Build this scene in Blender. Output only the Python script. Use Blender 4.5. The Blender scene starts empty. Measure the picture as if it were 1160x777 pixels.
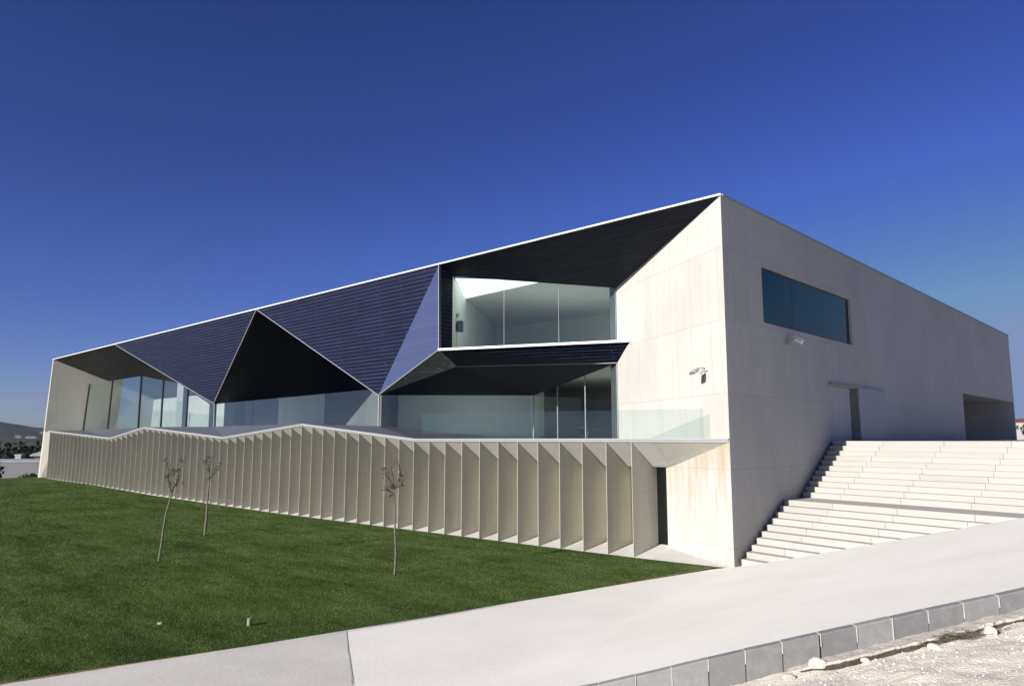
import bpy, bmesh, math, random
import numpy as np
from mathutils import Vector, Matrix, noise

random.seed(7)
rng = np.random.default_rng(7)
S = bpy.context.scene
COL = S.collection
V = Vector

# ------------------------------------------------------------------ camera
cam_d = bpy.data.cameras.new('camera')
cam = bpy.data.objects.new('camera', cam_d)
COL.objects.link(cam)
S.camera = cam
cam_d.sensor_width = 36.0
cam_d.lens = 25.941
cam_d.clip_start = 0.1
cam_d.clip_end = 12000
PITCH, YAW = math.radians(7.4296), math.radians(43.5738)
cam.location = (9.76, -18.93, 3.40)
cam.rotation_euler = (math.pi / 2 + PITCH, 0, YAW)

# ------------------------------------------------------------------ sky, sun, exposure
SUN_EL, SUN_AZ = 22.0, 5.0           # sun stands behind the camera, a little to the left of the facade normal
w = bpy.data.worlds.new('World')
S.world = w
w.use_nodes = True
nt = w.node_tree
nt.nodes.clear()
wo = nt.nodes.new('ShaderNodeOutputWorld')
bg = nt.nodes.new('ShaderNodeBackground')
sky = nt.nodes.new('ShaderNodeTexSky')
sky.sky_type = 'NISHITA'
sky.sun_disc = False
sky.sun_elevation = math.radians(SUN_EL)
sky.sun_rotation = math.radians(180 + SUN_AZ)
sky.altitude = 300
sky.air_density = 1.0
sky.dust_density = 0.3
sky.ozone_density = 4.0
hs = nt.nodes.new('ShaderNodeHueSaturation')
hs.inputs['Saturation'].default_value = 1.0
gm = nt.nodes.new('ShaderNodeGamma')
gm.inputs[1].default_value = 1.4
tint = nt.nodes.new('ShaderNodeMix')
tint.data_type = 'RGBA'
tint.blend_type = 'MULTIPLY'
tint.inputs[0].default_value = 1.0
tint.inputs[7].default_value = (0.405, 0.375, 0.62, 1)
nt.links.new(sky.outputs[0], gm.inputs[0])
nt.links.new(gm.outputs[0], tint.inputs[6])
lim = nt.nodes.new('ShaderNodeMix')
lim.data_type = 'RGBA'
lim.blend_type = 'DARKEN'
lim.inputs[0].default_value = 1.0
lim.inputs[7].default_value = (2.6, 3.55, 6.2, 1)
nt.links.new(tint.outputs[2], lim.inputs[6])
nt.links.new(lim.outputs[2], hs.inputs['Color'])
nt.links.new(hs.outputs[0], bg.inputs[0])
nt.links.new(bg.outputs[0], wo.inputs[0])
bg.inputs[1].default_value = 0.05

sl = bpy.data.lights.new('sun', 'SUN')
sl.energy = 5.0
sl.angle = math.radians(0.5)
sl.color = (1.0, 0.955, 0.91)
so = bpy.data.objects.new('sun', sl)
COL.objects.link(so)
el, az = math.radians(SUN_EL), math.radians(SUN_AZ)
sd = V((math.cos(el) * math.sin(az), math.cos(el) * math.cos(az), -math.sin(el)))   # travel direction
so.rotation_euler = sd.to_track_quat('-Z', 'Y').to_euler()
so.location = (-5, -40, 40)

S.view_settings.view_transform = 'Standard'
S.view_settings.look = 'None'
S.view_settings.gamma = 1
S.view_settings.use_curve_mapping = False
S.view_settings.exposure = 0.75
S.cycles.max_bounces = 8
S.cycles.transparent_max_bounces = 16


# ------------------------------------------------------------------ material helpers
class NT:
    def __init__(self, name):
        self.m = bpy.data.materials.new(name)
        self.m.use_nodes = True
        self.t = self.m.node_tree
        self.b = self.t.nodes['Principled BSDF']
        self.out = self.t.nodes['Material Output']

    def n(self, typ, **kw):
        nd = self.t.nodes.new(typ)
        for k, v in kw.items():
            if k.startswith('i_'):
                nd.inputs[k[2:].replace('_', ' ')].default_value = v
            else:
                setattr(nd, k, v)
        return nd

    def l(self, a, b):
        self.t.links.new(a, b)

    def math(self, op, a, b=None, c=None):
        nd = self.n('ShaderNodeMath', operation=op)
        for i, x in enumerate((a, b, c)):
            if x is None: continue
            if isinstance(x, (int, float)): nd.inputs[i].default_value = x
            else: self.l(x, nd.inputs[i])
        return nd.outputs[0]

    def ramp(self, fac, stops):
        r = self.n('ShaderNodeValToRGB')
        e = r.color_ramp.elements
        while len(e) < len(stops): e.new(0.5)
        for i, (p, c) in enumerate(stops):
            e[i].position = p
            e[i].color = (*c, 1) if len(c) == 3 else c
        self.l(fac, r.inputs[0])
        return r.outputs[0]

    def mix(self, fac, a, b, mode='MIX'):
        nd = self.n('ShaderNodeMix', data_type='RGBA', blend_type=mode)
        for sock, x in ((nd.inputs[0], fac), (nd.inputs[6], a), (nd.inputs[7], b)):
            if isinstance(x, (int, float)): sock.default_value = x
            elif isinstance(x, tuple): sock.default_value = (*x, 1) if len(x) == 3 else x
            else: self.l(x, sock)
        return nd.outputs[2]

    def noise(self, vec, scale, detail=4, rough=0.55, dist=0.0):
        nd = self.n('ShaderNodeTexNoise', i_Scale=scale, i_Detail=detail, i_Roughness=rough, i_Distortion=dist)
        if vec is not None: self.l(vec, nd.inputs['Vector'])
        return nd.outputs[0]

    def mapping(self, vec, scale=(1, 1, 1), loc=(0, 0, 0)):
        nd = self.n('ShaderNodeMapping')
        nd.inputs['Scale'].default_value = scale
        nd.inputs['Location'].default_value = loc
        self.l(vec, nd.inputs['Vector'])
        return nd.outputs[0]

    def uv(self):
        return self.n('ShaderNodeTexCoord').outputs['UV']

    def obj(self):
        return self.n('ShaderNodeTexCoord').outputs['Object']

    def bump(self, h, strength, dist):
        nd = self.n('ShaderNodeBump', i_Strength=strength, i_Distance=dist)
        self.l(h, nd.inputs['Height'])
        self.l(nd.outputs[0], self.b.inputs['Normal'])

    def setp(self, rough=0.7, spec=0.3, metal=0.0):
        self.b.inputs['Roughness'].default_value = rough
        self.b.inputs['Specular IOR Level'].default_value = spec
        self.b.inputs['Metallic'].default_value = metal


def concrete(name, base, dark, stain=None, panel=(1.15, 2.1), off=0.47, joint=0.45, streak=0.35, tie=True):
    """board-cast concrete: tall formwork panels in tiers, thin joints, streaks, blotches, pin holes"""
    k = NT(name)
    uv = k.uv()
    geo = k.n('ShaderNodeNewGeometry')
    pos = geo.outputs['Position']
    v2 = k.mapping(uv, loc=(0.3, -off, 0))
    br = k.n('ShaderNodeTexBrick', offset=0.37, offset_frequency=2, squash=0.8, squash_frequency=3)
    for nm, val in (('Scale', 1.0), ('Mortar Size', 0.008), ('Mortar Smooth', 0.3), ('Bias', 0.0),
                    ('Brick Width', panel[0]), ('Row Height', panel[1])):
        br.inputs[nm].default_value = val
    br.inputs['Color1'].default_value = (0, 0, 0, 1)
    br.inputs['Color2'].default_value = (1, 1, 1, 1)
    br.inputs['Mortar'].default_value = (0.5, 0.5, 0.5, 1)
    k.l(v2, br.inputs['Vector'])
    per = br.outputs['Color']
    blotch = k.noise(pos, 0.35, 5, 0.6)
    st = k.noise(k.mapping(uv, (5.0, 0.22, 1)), 1.0, 5, 0.65)
    fine = k.noise(pos, 26, 3, 0.6)
    f = k.math('ADD', k.math('MULTIPLY', blotch, 0.55), k.math('MULTIPLY', st, streak))
    f = k.math('ADD', f, k.math('MULTIPLY', per, 0.10))
    f = k.math('ADD', f, k.math('MULTIPLY', fine, 0.12))
    c = k.ramp(f, [(0.33, dark), (0.62, base)])
    c = k.mix(k.math('MULTIPLY', br.outputs['Fac'], joint), c, tuple(x * 0.5 for x in dark))
    if tie:
        vo = k.n('ShaderNodeTexVoronoi', i_Scale=0.9)
        k.l(pos, vo.inputs['Vector'])
        pin = k.math('LESS_THAN', vo.outputs['Distance'], 0.035)
        c = k.mix(k.math('MULTIPLY', pin, 0.35), c, tuple(x * 0.4 for x in dark))
    if stain:
        s1 = k.noise(k.mapping(uv, (3.4, 0.30, 1)), 1.0, 6, 0.75)
        sp = k.n('ShaderNodeSeparateXYZ')
        k.l(pos, sp.inputs[0])
        hi = k.math('MULTIPLY', k.math('SUBTRACT', sp.outputs[2], 1.2), 0.12)
        lo = k.math('MULTIPLY', k.math('SUBTRACT', 0.25, sp.outputs[2]), 0.5)
        hh = k.math('MAXIMUM', hi, lo)
        sf = k.ramp(k.math('ADD', s1, hh), [(0.56, (0, 0, 0)), (0.80, (1, 1, 1))])
        c = k.mix(k.math('MULTIPLY', sf, 0.68), c, stain)
    k.l(c, k.b.inputs['Base Color'])
    k.setp(0.8, 0.25)
    h = k.math('SUBTRACT', k.math('ADD', k.math('MULTIPLY', fine, 0.3), k.math('MULTIPLY', st, 0.5)),
               k.math('MULTIPLY', br.outputs['Fac'], 1.2))
    k.bump(h, 0.35, 0.02)
    return k.m


def tile_mat(name, c1, c2, grout, rough=0.3, jit=0.05, bw=0.5, rh=0.165, cloud=0.5, mort=0.011, spec=0.5):
    """small glazed tiles laid in horizontal courses, each tilted a hair and fired a little differently"""
    k = NT(name)
    uv = k.uv()
    br = k.n('ShaderNodeTexBrick', offset=0.5)
    for nm, val in (('Scale', 1.0), ('Mortar Size', mort), ('Mortar Smooth', 0.2), ('Bias', 0.0),
                    ('Brick Width', bw), ('Row Height', rh)):
        br.inputs[nm].default_value = val
    br.inputs['Color1'].default_value = (0, 0, 0, 1)
    br.inputs['Color2'].default_value = (1, 1, 1, 1)
    br.inputs['Mortar'].default_value = (0.5, 0.5, 0.5, 1)
    k.l(uv, br.inputs['Vector'])
    per = br.outputs['Color']
    big = k.noise(uv, 0.5, 3)
    c = k.mix(k.math('ADD', k.math('MULTIPLY', per, 0.3), k.math('MULTIPLY', big, cloud)), c1, c2)
    gn = k.noise(k.mapping(uv, (0.5, 7.0, 1)), 1.0, 3, 0.7)
    gf = k.math('MULTIPLY', br.outputs['Fac'], k.ramp(gn, [(0.35, (0.15,) * 3), (0.7, (1, 1, 1))]))
    c = k.mix(gf, c, grout)
    k.l(c, k.b.inputs['Base Color'])
    k.setp(rough, spec)
    rr = k.math('ADD', rough, k.math('MULTIPLY', br.outputs['Fac'], 0.4))
    k.l(rr, k.b.inputs['Roughness'])
    sn = k.n('ShaderNodeVectorMath', operation='SNAP')
    sn.inputs[1].default_value = (bw, rh, 1)
    k.l(uv, sn.inputs[0])
    wn = k.n('ShaderNodeTexWhiteNoise', noise_dimensions='3D')
    k.l(sn.outputs[0], wn.inputs['Vector'])
    sb = k.n('ShaderNodeVectorMath', operation='SUBTRACT')
    k.l(wn.outputs['Color'], sb.inputs[0])
    sb.inputs[1].default_value = (0.5, 0.5, 0.5)
    scl = k.n('ShaderNodeVectorMath', operation='SCALE')
    scl.inputs['Scale'].default_value = jit
    k.l(sb.outputs[0], scl.inputs[0])
    geo = k.n('ShaderNodeNewGeometry')
    ad = k.n('ShaderNodeVectorMath', operation='ADD')
    k.l(geo.outputs['Normal'], ad.inputs[0])
    k.l(scl.outputs[0], ad.inputs[1])
    no = k.n('ShaderNodeVectorMath', operation='NORMALIZE')
    k.l(ad.outputs[0], no.inputs[0])
    bp = k.n('ShaderNodeBump', i_Strength=0.4, i_Distance=0.01, invert=True)
    k.l(br.outputs['Fac'], bp.inputs['Height'])
    k.l(no.outputs[0], bp.inputs['Normal'])
    k.l(bp.outputs[0], k.b.inputs['Normal'])
    return k.m


def glass_mat(name, tint, ior=1.5, boost=1.0):
    k = NT(name)
    k.t.nodes.remove(k.b)
    tr = k.n('ShaderNodeBsdfTransparent')
    tr.inputs[0].default_value = (*tint, 1)
    gl = k.n('ShaderNodeBsdfGlossy')
    gl.inputs['Roughness'].default_value = 0.0
    gl.inputs['Color'].default_value = (0.9, 0.97, 0.95, 1)
    # a pane is never quite flat: very long, very shallow waves
    pos = k.n('ShaderNodeNewGeometry').outputs['Position']
    bp = k.n('ShaderNodeBump', i_Strength=0.02, i_Distance=0.01)
    k.l(k.noise(pos, 0.8, 2, 0.4), bp.inputs['Height'])
    k.l(bp.outputs[0], gl.inputs['Normal'])
    lw = k.n('ShaderNodeLayerWeight', i_Blend=0.5)           # Schlick reflectance, the same from both faces of the pane
    f0 = ((ior - 1) / (ior + 1)) ** 2
    fr = k.math('ADD', f0, k.math('MULTIPLY', k.math('POWER', lw.outputs['Facing'], 5.0), 1 - f0))
    mx = k.n('ShaderNodeMixShader')
    k.l(k.math('MINIMUM', k.math('MULTIPLY', fr, boost), 1.0), mx.inputs[0])
    k.l(tr.outputs[0], mx.inputs[1])
    k.l(gl.outputs[0], mx.inputs[2])
    k.l(mx.outputs[0], k.out.inputs[0])
    return k.m


def plain(name, col, rough=0.6, metal=0.0, spec=0.4, var=0.12, scale=6.0, bump=0.0):
    k = NT(name)
    n = k.noise(k.obj(), scale, 5, 0.6)
    c = k.ramp(n, [(0.3, tuple(x * (1 - var) for x in col)), (0.7, tuple(min(1, x * (1 + var)) for x in col))])
    k.l(c, k.b.inputs['Base Color'])
    k.setp(rough, spec, metal)
    if bump: k.bump(n, bump, 0.02)
    return k.m


M = {}
M['concrete'] = concrete('cast_concrete', (0.455, 0.442, 0.405), (0.37, 0.358, 0.325))
M['concrete_stained'] = concrete('stained_concrete', (0.45, 0.435, 0.395), (0.37, 0.355, 0.32), stain=(0.30, 0.22, 0.12))
M['fin_concrete'] = concrete('fin_concrete', (0.50, 0.475, 0.405), (0.385, 0.365, 0.31), panel=(1.4, 1.6), off=0.2, joint=0.3, streak=0.5)
M['tile'] = tile_mat('blue_tile', (0.002, 0.004, 0.018), (0.006, 0.009, 0.032), (0.022, 0.029, 0.056), 0.4, 0.03, mort=0.03, spec=0.3, bw=3.3)  # pale grout stands partly for glints off the tile edges
M['tile_light'] = tile_mat('pale_blue_tile', (0.04, 0.05, 0.12), (0.065, 0.082, 0.165), (0.022, 0.028, 0.075), 0.3, 0.04, bw=3.3)  # blue tile copy, lightened for horizon light reflected off this facet
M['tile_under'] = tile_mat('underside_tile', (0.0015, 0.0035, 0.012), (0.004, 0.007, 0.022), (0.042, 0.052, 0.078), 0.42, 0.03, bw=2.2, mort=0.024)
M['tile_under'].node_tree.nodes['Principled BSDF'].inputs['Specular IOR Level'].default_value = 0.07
M['tile_deep'] = tile_mat('deep_recess_tile', (0.0005, 0.002, 0.012), (0.001, 0.004, 0.020), (0.008, 0.010, 0.02), 0.45, 0.03, bw=0.33)  # darker tile copy, the recess's deep shade put into its colour
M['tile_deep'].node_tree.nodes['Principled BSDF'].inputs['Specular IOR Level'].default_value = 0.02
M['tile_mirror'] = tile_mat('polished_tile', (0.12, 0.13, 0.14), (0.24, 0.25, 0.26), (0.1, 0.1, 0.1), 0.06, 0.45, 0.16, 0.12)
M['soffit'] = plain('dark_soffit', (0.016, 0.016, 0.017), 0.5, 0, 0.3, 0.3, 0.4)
M['glass'] = glass_mat('green_glass', (0.90, 0.945, 0.925), 1.5, 1.6)
M['glass_thin'] = glass_mat('clear_guard_glass', (0.925, 0.962, 0.95), 1.5, 1.2)
M['glass_dark'] = glass_mat('dark_window_glass', (0.18, 0.24, 0.32), 1.55, 1.0)
M['metal_white'] = plain('white_trim_metal', (0.80, 0.79, 0.76), 0.4, 0, 0.5, 0.05)
M['trim'] = plain('pale_trim_metal', (0.30, 0.30, 0.30), 0.45, 0, 0.5, 0.05)
M['metal_grey'] = plain('grey_trim_metal', (0.30, 0.31, 0.31), 0.45, 0.4, 0.5, 0.08)
M['metal_dark'] = plain('dark_mullion_metal', (0.035, 0.045, 0.045), 0.45, 0.3, 0.5, 0.1)
M['zinc'] = plain('zinc_sheet', (0.078, 0.086, 0.105), 0.45, 0.25, 0.5, 0.08, 0.8)
M['plaster'] = plain('white_plaster', (0.55, 0.56, 0.55), 0.8, 0, 0.2, 0.04, 1.5)
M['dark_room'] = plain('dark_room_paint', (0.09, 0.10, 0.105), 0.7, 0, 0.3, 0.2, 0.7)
M['room_white'] = plain('white_room_plaster', (0.80, 0.80, 0.775), 0.8, 0, 0.2, 0.04, 0.8)
M['room_floor'] = plain('pale_room_floor', (0.62, 0.61, 0.58), 0.4, 0, 0.4, 0.06, 1.0)
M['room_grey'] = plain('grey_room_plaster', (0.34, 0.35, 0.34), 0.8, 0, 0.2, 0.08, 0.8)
M['floor_in'] = plain('grey_interior_floor', (0.15, 0.155, 0.155), 0.4, 0, 0.5, 0.1, 1.0)
M['bark'] = plain('pale_bark', (0.135, 0.118, 0.092), 0.85, 0, 0.2, 0.3, 20)
M['twig'] = plain('brown_twig', (0.065, 0.055, 0.046), 0.9, 0, 0.2, 0.3, 30)
M['black'] = plain('black_plastic', (0.03, 0.03, 0.033), 0.5)
M['white_plastic'] = plain('white_plastic', (0.55, 0.55, 0.53), 0.45, 0, 0.4, 0.04)
M['lens'] = plain('lamp_lens', (0.12, 0.13, 0.13), 0.15)


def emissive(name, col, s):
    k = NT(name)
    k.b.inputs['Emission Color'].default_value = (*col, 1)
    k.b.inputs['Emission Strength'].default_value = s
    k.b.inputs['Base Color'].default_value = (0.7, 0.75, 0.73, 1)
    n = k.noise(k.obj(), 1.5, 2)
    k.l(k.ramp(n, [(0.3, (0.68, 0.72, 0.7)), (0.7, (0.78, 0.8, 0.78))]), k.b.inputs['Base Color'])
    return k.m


M['skylight'] = emissive('daylit_skylight', (0.92, 1.0, 0.97), 1.0)  # emission stands in for a bright patch behind the upper glass


# ------------------------------------------------------------------ mesh helpers
def auto_uv(me):
    uvl = me.uv_layers.new(name='UVMap')
    vs = me.vertices
    for p in me.polygons:
        n = p.normal
        if abs(n.z) > 0.96: u = V((1, 0, 0)); v = V((0, 1, 0))
        else:
            u = V((0, 0, 1)).cross(n).normalized()
            v = n.cross(u).normalized()
        for li in p.loop_indices:
            co = vs[me.loops[li].vertex_index].co
            uvl.data[li].uv = (co.dot(u), co.dot(v))


def mesh_obj(name, bm, mat, parent=None, smooth=False, recalc=False):
    if recalc: bmesh.ops.recalc_face_normals(bm, faces=bm.faces)
    me = bpy.data.meshes.new(name)
    bm.to_mesh(me)
    bm.free()
    if smooth:
        for p in me.polygons: p.use_smooth = True
    auto_uv(me)
    o = bpy.data.objects.new(name, me)
    if mat is not None: me.materials.append(mat)
    COL.objects.link(o)
    if parent is not None:
        o.parent = parent
        o.matrix_parent_inverse = parent.matrix_world.inverted() if parent.type == 'EMPTY' else Matrix()
    return o


def tag(o, label=None, cat=None, group=None, kind=None):
    if label: o['label'] = label
    if cat: o['category'] = cat
    if group: o['group'] = group
    if kind: o['kind'] = kind
    return o


def empty(name, label, cat, loc=(0, 0, 0), group=None):
    o = bpy.data.objects.new(name, None)
    COL.objects.link(o)
    o.location = loc
    o.empty_display_size = 0.3
    o.matrix_world = Matrix.Translation(loc)
    return tag(o, label, cat, group)


def add_poly(bm, pts):
    vs = [bm.verts.new(p) for p in pts]
    return bm.faces.new(vs)


def polys(name, plist, mat, parent=None, face_to=None):
    """sheet of planar faces; each turned towards the point face_to"""
    bm = bmesh.new()
    for pts in plist:
        f = add_poly(bm, pts)
        f.normal_update()
        if face_to is not None and f.normal.dot(V(face_to) - f.calc_center_median()) < 0:
            f.normal_flip()
    return mesh_obj(name, bm, mat, parent)


def add_slab(bm, pts, th, face_to):
    """planar outline given thickness behind its visible face"""
    pts = [V(p) for p in pts]
    n = (pts[1] - pts[0]).cross(pts[2] - pts[0]).normalized()
    if n.dot(V(face_to) - pts[0]) < 0:
        pts = pts[::-1]
        n = -n
    fr = [bm.verts.new(p) for p in pts]
    bk = [bm.verts.new(p - n * th) for p in pts]
    bm.faces.new(fr)
    bm.faces.new(bk[::-1])
    for i in range(len(pts)):
        j = (i + 1) % len(pts)
        bm.faces.new((fr[i], bk[i], bk[j], fr[j]))


def slab(name, pts, th, mat, parent=None, face_to=(9.76, -18.93, 3.4)):
    bm = bmesh.new()
    add_slab(bm, pts, th, face_to)
    return mesh_obj(name, bm, mat, parent)


def add_prism(bm, xy, z0, z1):
    """vertical prism over a plan polygon; z0/z1 may be numbers or per-vertex lists"""
    a = sum(xy[i][0] * xy[(i + 1) % len(xy)][1] - xy[(i + 1) % len(xy)][0] * xy[i][1] for i in range(len(xy)))
    n = len(xy)
    za = z0 if isinstance(z0, (list, tuple)) else [z0] * n
    zb = z1 if isinstance(z1, (list, tuple)) else [z1] * n
    idx = list(range(n))
    if a < 0: idx.reverse()
    lo = [bm.verts.new((xy[i][0], xy[i][1], za[i])) for i in idx]
    hi = [bm.verts.new((xy[i][0], xy[i][1], zb[i])) for i in idx]
    bm.faces.new(hi)
    bm.faces.new(lo[::-1])
    for i in range(n):
        j = (i + 1) % n
        bm.faces.new((lo[i], lo[j], hi[j], hi[i]))


def add_box(bm, x0, x1, y0, y1, z0, z1):
    add_prism(bm, [(x0, y0), (x1, y0), (x1, y1), (x0, y1)], z0, z1)


def add_bar(bm, a, b, w_, h_, up=(0, 0, 1)):
    a, b = V(a), V(b)
    d = (b - a).normalized()
    s = d.cross(V(up))
    if s.length < 1e-4: s = d.cross(V((0, 1, 0)))
    s.normalize()
    u = s.cross(d).normalized()
    q = []
    for p in (a, b):
        q.append([bm.verts.new(p + s * (w_ / 2 * i) + u * (h_ / 2 * j)) for i, j in ((-1, -1), (1, -1), (1, 1), (-1, 1))])
    bm.faces.new(q[0][::-1])
    bm.faces.new(q[1])
    for i in range(4):
        j = (i + 1) % 4
        bm.faces.new((q[0][i], q[0][j], q[1][j], q[1][i]))


def bar(name, pts, w_, h_, mat, parent=None, up=(0, 0, 1)):
    bm = bmesh.new()
    for a, b in zip(pts[:-1], pts[1:]): add_bar(bm, a, b, w_, h_, up)
    return mesh_obj(name, bm, mat, parent, recalc=True)


def add_tube(bm, pts, rad, seg=7, cap=True):
    pts = [V(p) for p in pts]
    rings = []
    n = len(pts)
    for i, p in enumerate(pts):
        d = (pts[min(i + 1, n - 1)] - pts[max(i - 1, 0)]).normalized()
        s = d.cross(V((0.31, 0.87, 0.12))).normalized()
        u = s.cross(d)
        r = rad[i] if isinstance(rad, (list, tuple)) else rad
        rings.append([bm.verts.new(p + (s * math.cos(t) + u * math.sin(t)) * r)
                      for t in (2 * math.pi * j / seg for j in range(seg))])
    for a, b in zip(rings[:-1], rings[1:]):
        for j in range(seg):
            bm.faces.new((a[j], a[(j + 1) % seg], b[(j + 1) % seg], b[j]))
    if cap:
        bm.faces.new(rings[0][::-1])
        bm.faces.new(rings[-1])


def fast_mesh(name, verts, faces, mat, n=3):
    me = bpy.data.meshes.new(name)
    verts = np.asarray(verts, np.float32)
    faces = np.asarray(faces, np.int32)
    me.vertices.add(len(verts))
    me.vertices.foreach_set('co', verts.ravel())
    me.loops.add(faces.size)
    me.loops.foreach_set('vertex_index', faces.ravel())
    me.polygons.add(len(faces))
    me.polygons.foreach_set('loop_start', np.arange(0, faces.size, n, dtype=np.int32))
    me.update(calc_edges=True)
    me.validate()
    o = bpy.data.objects.new(name, me)
    me.materials.append(mat)
    COL.objects.link(o)
    return o


def lerp(a, b, t): return a + (b - a) * t


def piece(x, tab):
    """piecewise linear table"""
    if x <= tab[0][0]: return tab[0][1]
    for (xa, ya), (xb, yb) in zip(tab[:-1], tab[1:]):
        if x <= xb: return lerp(ya, yb, (x - xa) / (xb - xa))
    return tab[-1][1]


# ================================================================== SETTING
def terrain_mats():
    k = NT('dry_terrain')
    p = k.n('ShaderNodeNewGeometry').outputs['Position']
    c = k.ramp(k.noise(p, 0.02, 6, 0.65), [(0.35, (0.05, 0.06, 0.03)), (0.55, (0.16, 0.13, 0.08)), (0.75, (0.25, 0.2, 0.13))])
    k.l(c, k.b.inputs['Base Color'])
    k.setp(0.95, 0.1)
    M['terrain'] = k.m
    k = NT('scrub_hills')
    p = k.n('ShaderNodeNewGeometry').outputs['Position']
    a = k.noise(p, 0.018, 6, 0.7)
    b = k.noise(p, 0.09, 4, 0.7)
    f = k.math('ADD', k.math('MULTIPLY', a, 0.6), k.math('MULTIPLY', b, 0.4))
    c = k.ramp(f, [(0.40, (0.014, 0.020, 0.016)), (0.56, (0.032, 0.036, 0.030)), (0.66, (0.085, 0.075, 0.06)), (0.8, (0.16, 0.14, 0.11))])
    k.l(c, k.b.inputs['Base Color'])
    k.setp(0.95, 0.1)
    M['hills'] = k.m
    k = NT('tan_hill')
    p = k.n('ShaderNodeNewGeometry').outputs['Position']
    c = k.ramp(k.noise(p, 0.06, 6, 0.7), [(0.38, (0.12, 0.09, 0.045)), (0.6, (0.36, 0.25, 0.14))])
    k.l(c, k.b.inputs['Base Color'])
    k.setp(0.95, 0.1)
    M['tan_hill'] = k.m


terrain_mats()

# broad ground
bm = bmesh.new()
NR, NA = 24, 64
ring = []
for i in range(NR + 1):
    r = 0 if i == 0 else 30 * (6000 / 30) ** ((i - 1) / (NR - 1))
    ring.append([bm.verts.new((r * math.cos(2 * math.pi * j / NA), r * math.sin(2 * math.pi * j / NA) + 20, -5.2))
                 for j in range(NA if i else 1)])
for j in range(NA): bm.faces.new((ring[0][0], ring[1][j], ring[1][(j + 1) % NA]))
for i in range(1, NR):
    for j in range(NA):
        bm.faces.new((ring[i][j], ring[i + 1][j], ring[i + 1][(j + 1) % NA], ring[i][(j + 1) % NA]))
tag(mesh_obj('terrain', bm, M['terrain'], recalc=True), kind='structure')

# a ring of far hills
bm = bmesh.new()
NA, NR = 260, 14
rows = []
for i in range(NR + 1):
    t = i / NR
    row = []
    for j in range(NA):
        a = 2 * math.pi * j / NA
        r = 620 + 1300 * t
        x, y = r * math.cos(a), r * math.sin(a)
        hgt = 13 + 13 * noise.noise((2.2 * math.cos(a), 2.2 * math.sin(a), 3.1)) + 7 * noise.noise((7 * math.cos(a), 7 * math.sin(a), 1.0))
        hgt = (max(hgt, 4) + 8.5) * (0.34 + 0.66 * max(0, -math.cos(a - 0.17)) ** 3)
        prof = math.sin(min(t / 0.5, 1) * math.pi / 2) ** 1.4 if t < 0.5 else math.cos((t - 0.5) * math.pi)
        z = -6 + hgt * prof + 2.2 * noise.noise((x * 0.02, y * 0.02, 0)) * prof
        row.append(bm.verts.new((x, y, z)))
    rows.append(row)
for i in range(NR):
    for j in range(NA):
        bm.faces.new((rows[i][j], rows[i + 1][j], rows[i + 1][(j + 1) % NA], rows[i][(j + 1) % NA]))
tag(mesh_obj('hills', bm, M['hills'], smooth=True, recalc=True), kind='structure')


def mound(name, c, rx, ry, h, mat, rough=1.5, z0=-6, n=40):
    bm = bmesh.new()
    g = []
    for i in range(n + 1):
        row = []
        for j in range(n + 1):
            u, v = i / n * 2 - 1, j / n * 2 - 1
            d = min(1, math.hypot(u, v))
            x, y = c[0] + rx * u, c[1] + ry * v
            z = z0 + h * (0.5 + 0.5 * math.cos(math.pi * d)) * (1 + 0.35 * noise.noise((x * 0.012, y * 0.012, 5.0))) + rough * noise.noise((x * 0.05, y * 0.05, 2.0)) * (1 - d)
            row.append(bm.verts.new((x, y, z)))
        g.append(row)
    for i in range(n):
        for j in range(n):
            bm.faces.new((g[i][j], g[i + 1][j], g[i + 1][j + 1], g[i][j + 1]))
    return tag(mesh_obj(name, bm, mat, smooth=True, recalc=True), kind='structure')


mound('hill', (-1330, 210), 330, 460, 30, M['hills'], 6)
mound('hill', (-20, 480), 160, 120, 23, M['tan_hill'])


# lawn ------------------------------------------------------------------
def lawn_edge_x(y):          # where the lawn meets the path
    return piece(y, [(-60, -8.5), (-15.9, -3.2), (-12.3, -2.41), (-8.83, -1.79), (-3.95, -1.0), (-0.5, -0.42), (0.5, -0.2)])


def lawn_z(x, y):
    b = piece(x, [(-66, 0.10), (-52, 0.03), (-40, -0.14), (-25, -0.22), (-9, -0.15), (-3, -0.09), (0, -0.03)])
    t = min(1, max(0, -y / 9))
    z = lerp(b, -0.12, t) + 0.05 * noise.noise((x * 0.13, y * 0.13, 0.3)) * t
    if x < -67: z -= ((-67 - x) / 10) ** 2 * 1.4 + (-67 - x) * 0.05
    return z


k = NT('lawn_turf')
p = k.n('ShaderNodeNewGeometry').outputs['Position']
m1 = k.noise(k.mapping(p, (0.35, 0.9, 1)), 1.0, 6, 0.65)
m2 = k.noise(p, 5.0, 4, 0.7)
m3 = k.noise(p, 0.16, 3, 0.5)
m4 = k.noise(k.mapping(p, (1.3, 3.2, 1)), 1.0, 5, 0.7)
f = k.math('ADD', k.math('ADD', k.math('MULTIPLY', m1, 0.42), k.math('MULTIPLY', m2, 0.12)), k.math('ADD', k.math('MULTIPLY', m3, 0.2), k.math('MULTIPLY', m4, 0.30)))
c = k.ramp(f, [(0.41, (0.028, 0.048, 0.010)), (0.52, (0.055, 0.088, 0.020)), (0.64, (0.090, 0.128, 0.034))])
k.l(c, k.b.inputs['Base Color'])
k.setp(0.95, 0.05)
k.bump(k.noise(p, 30, 4, 0.7), 0.8, 0.05)
M['turf'] = k.m

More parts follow.
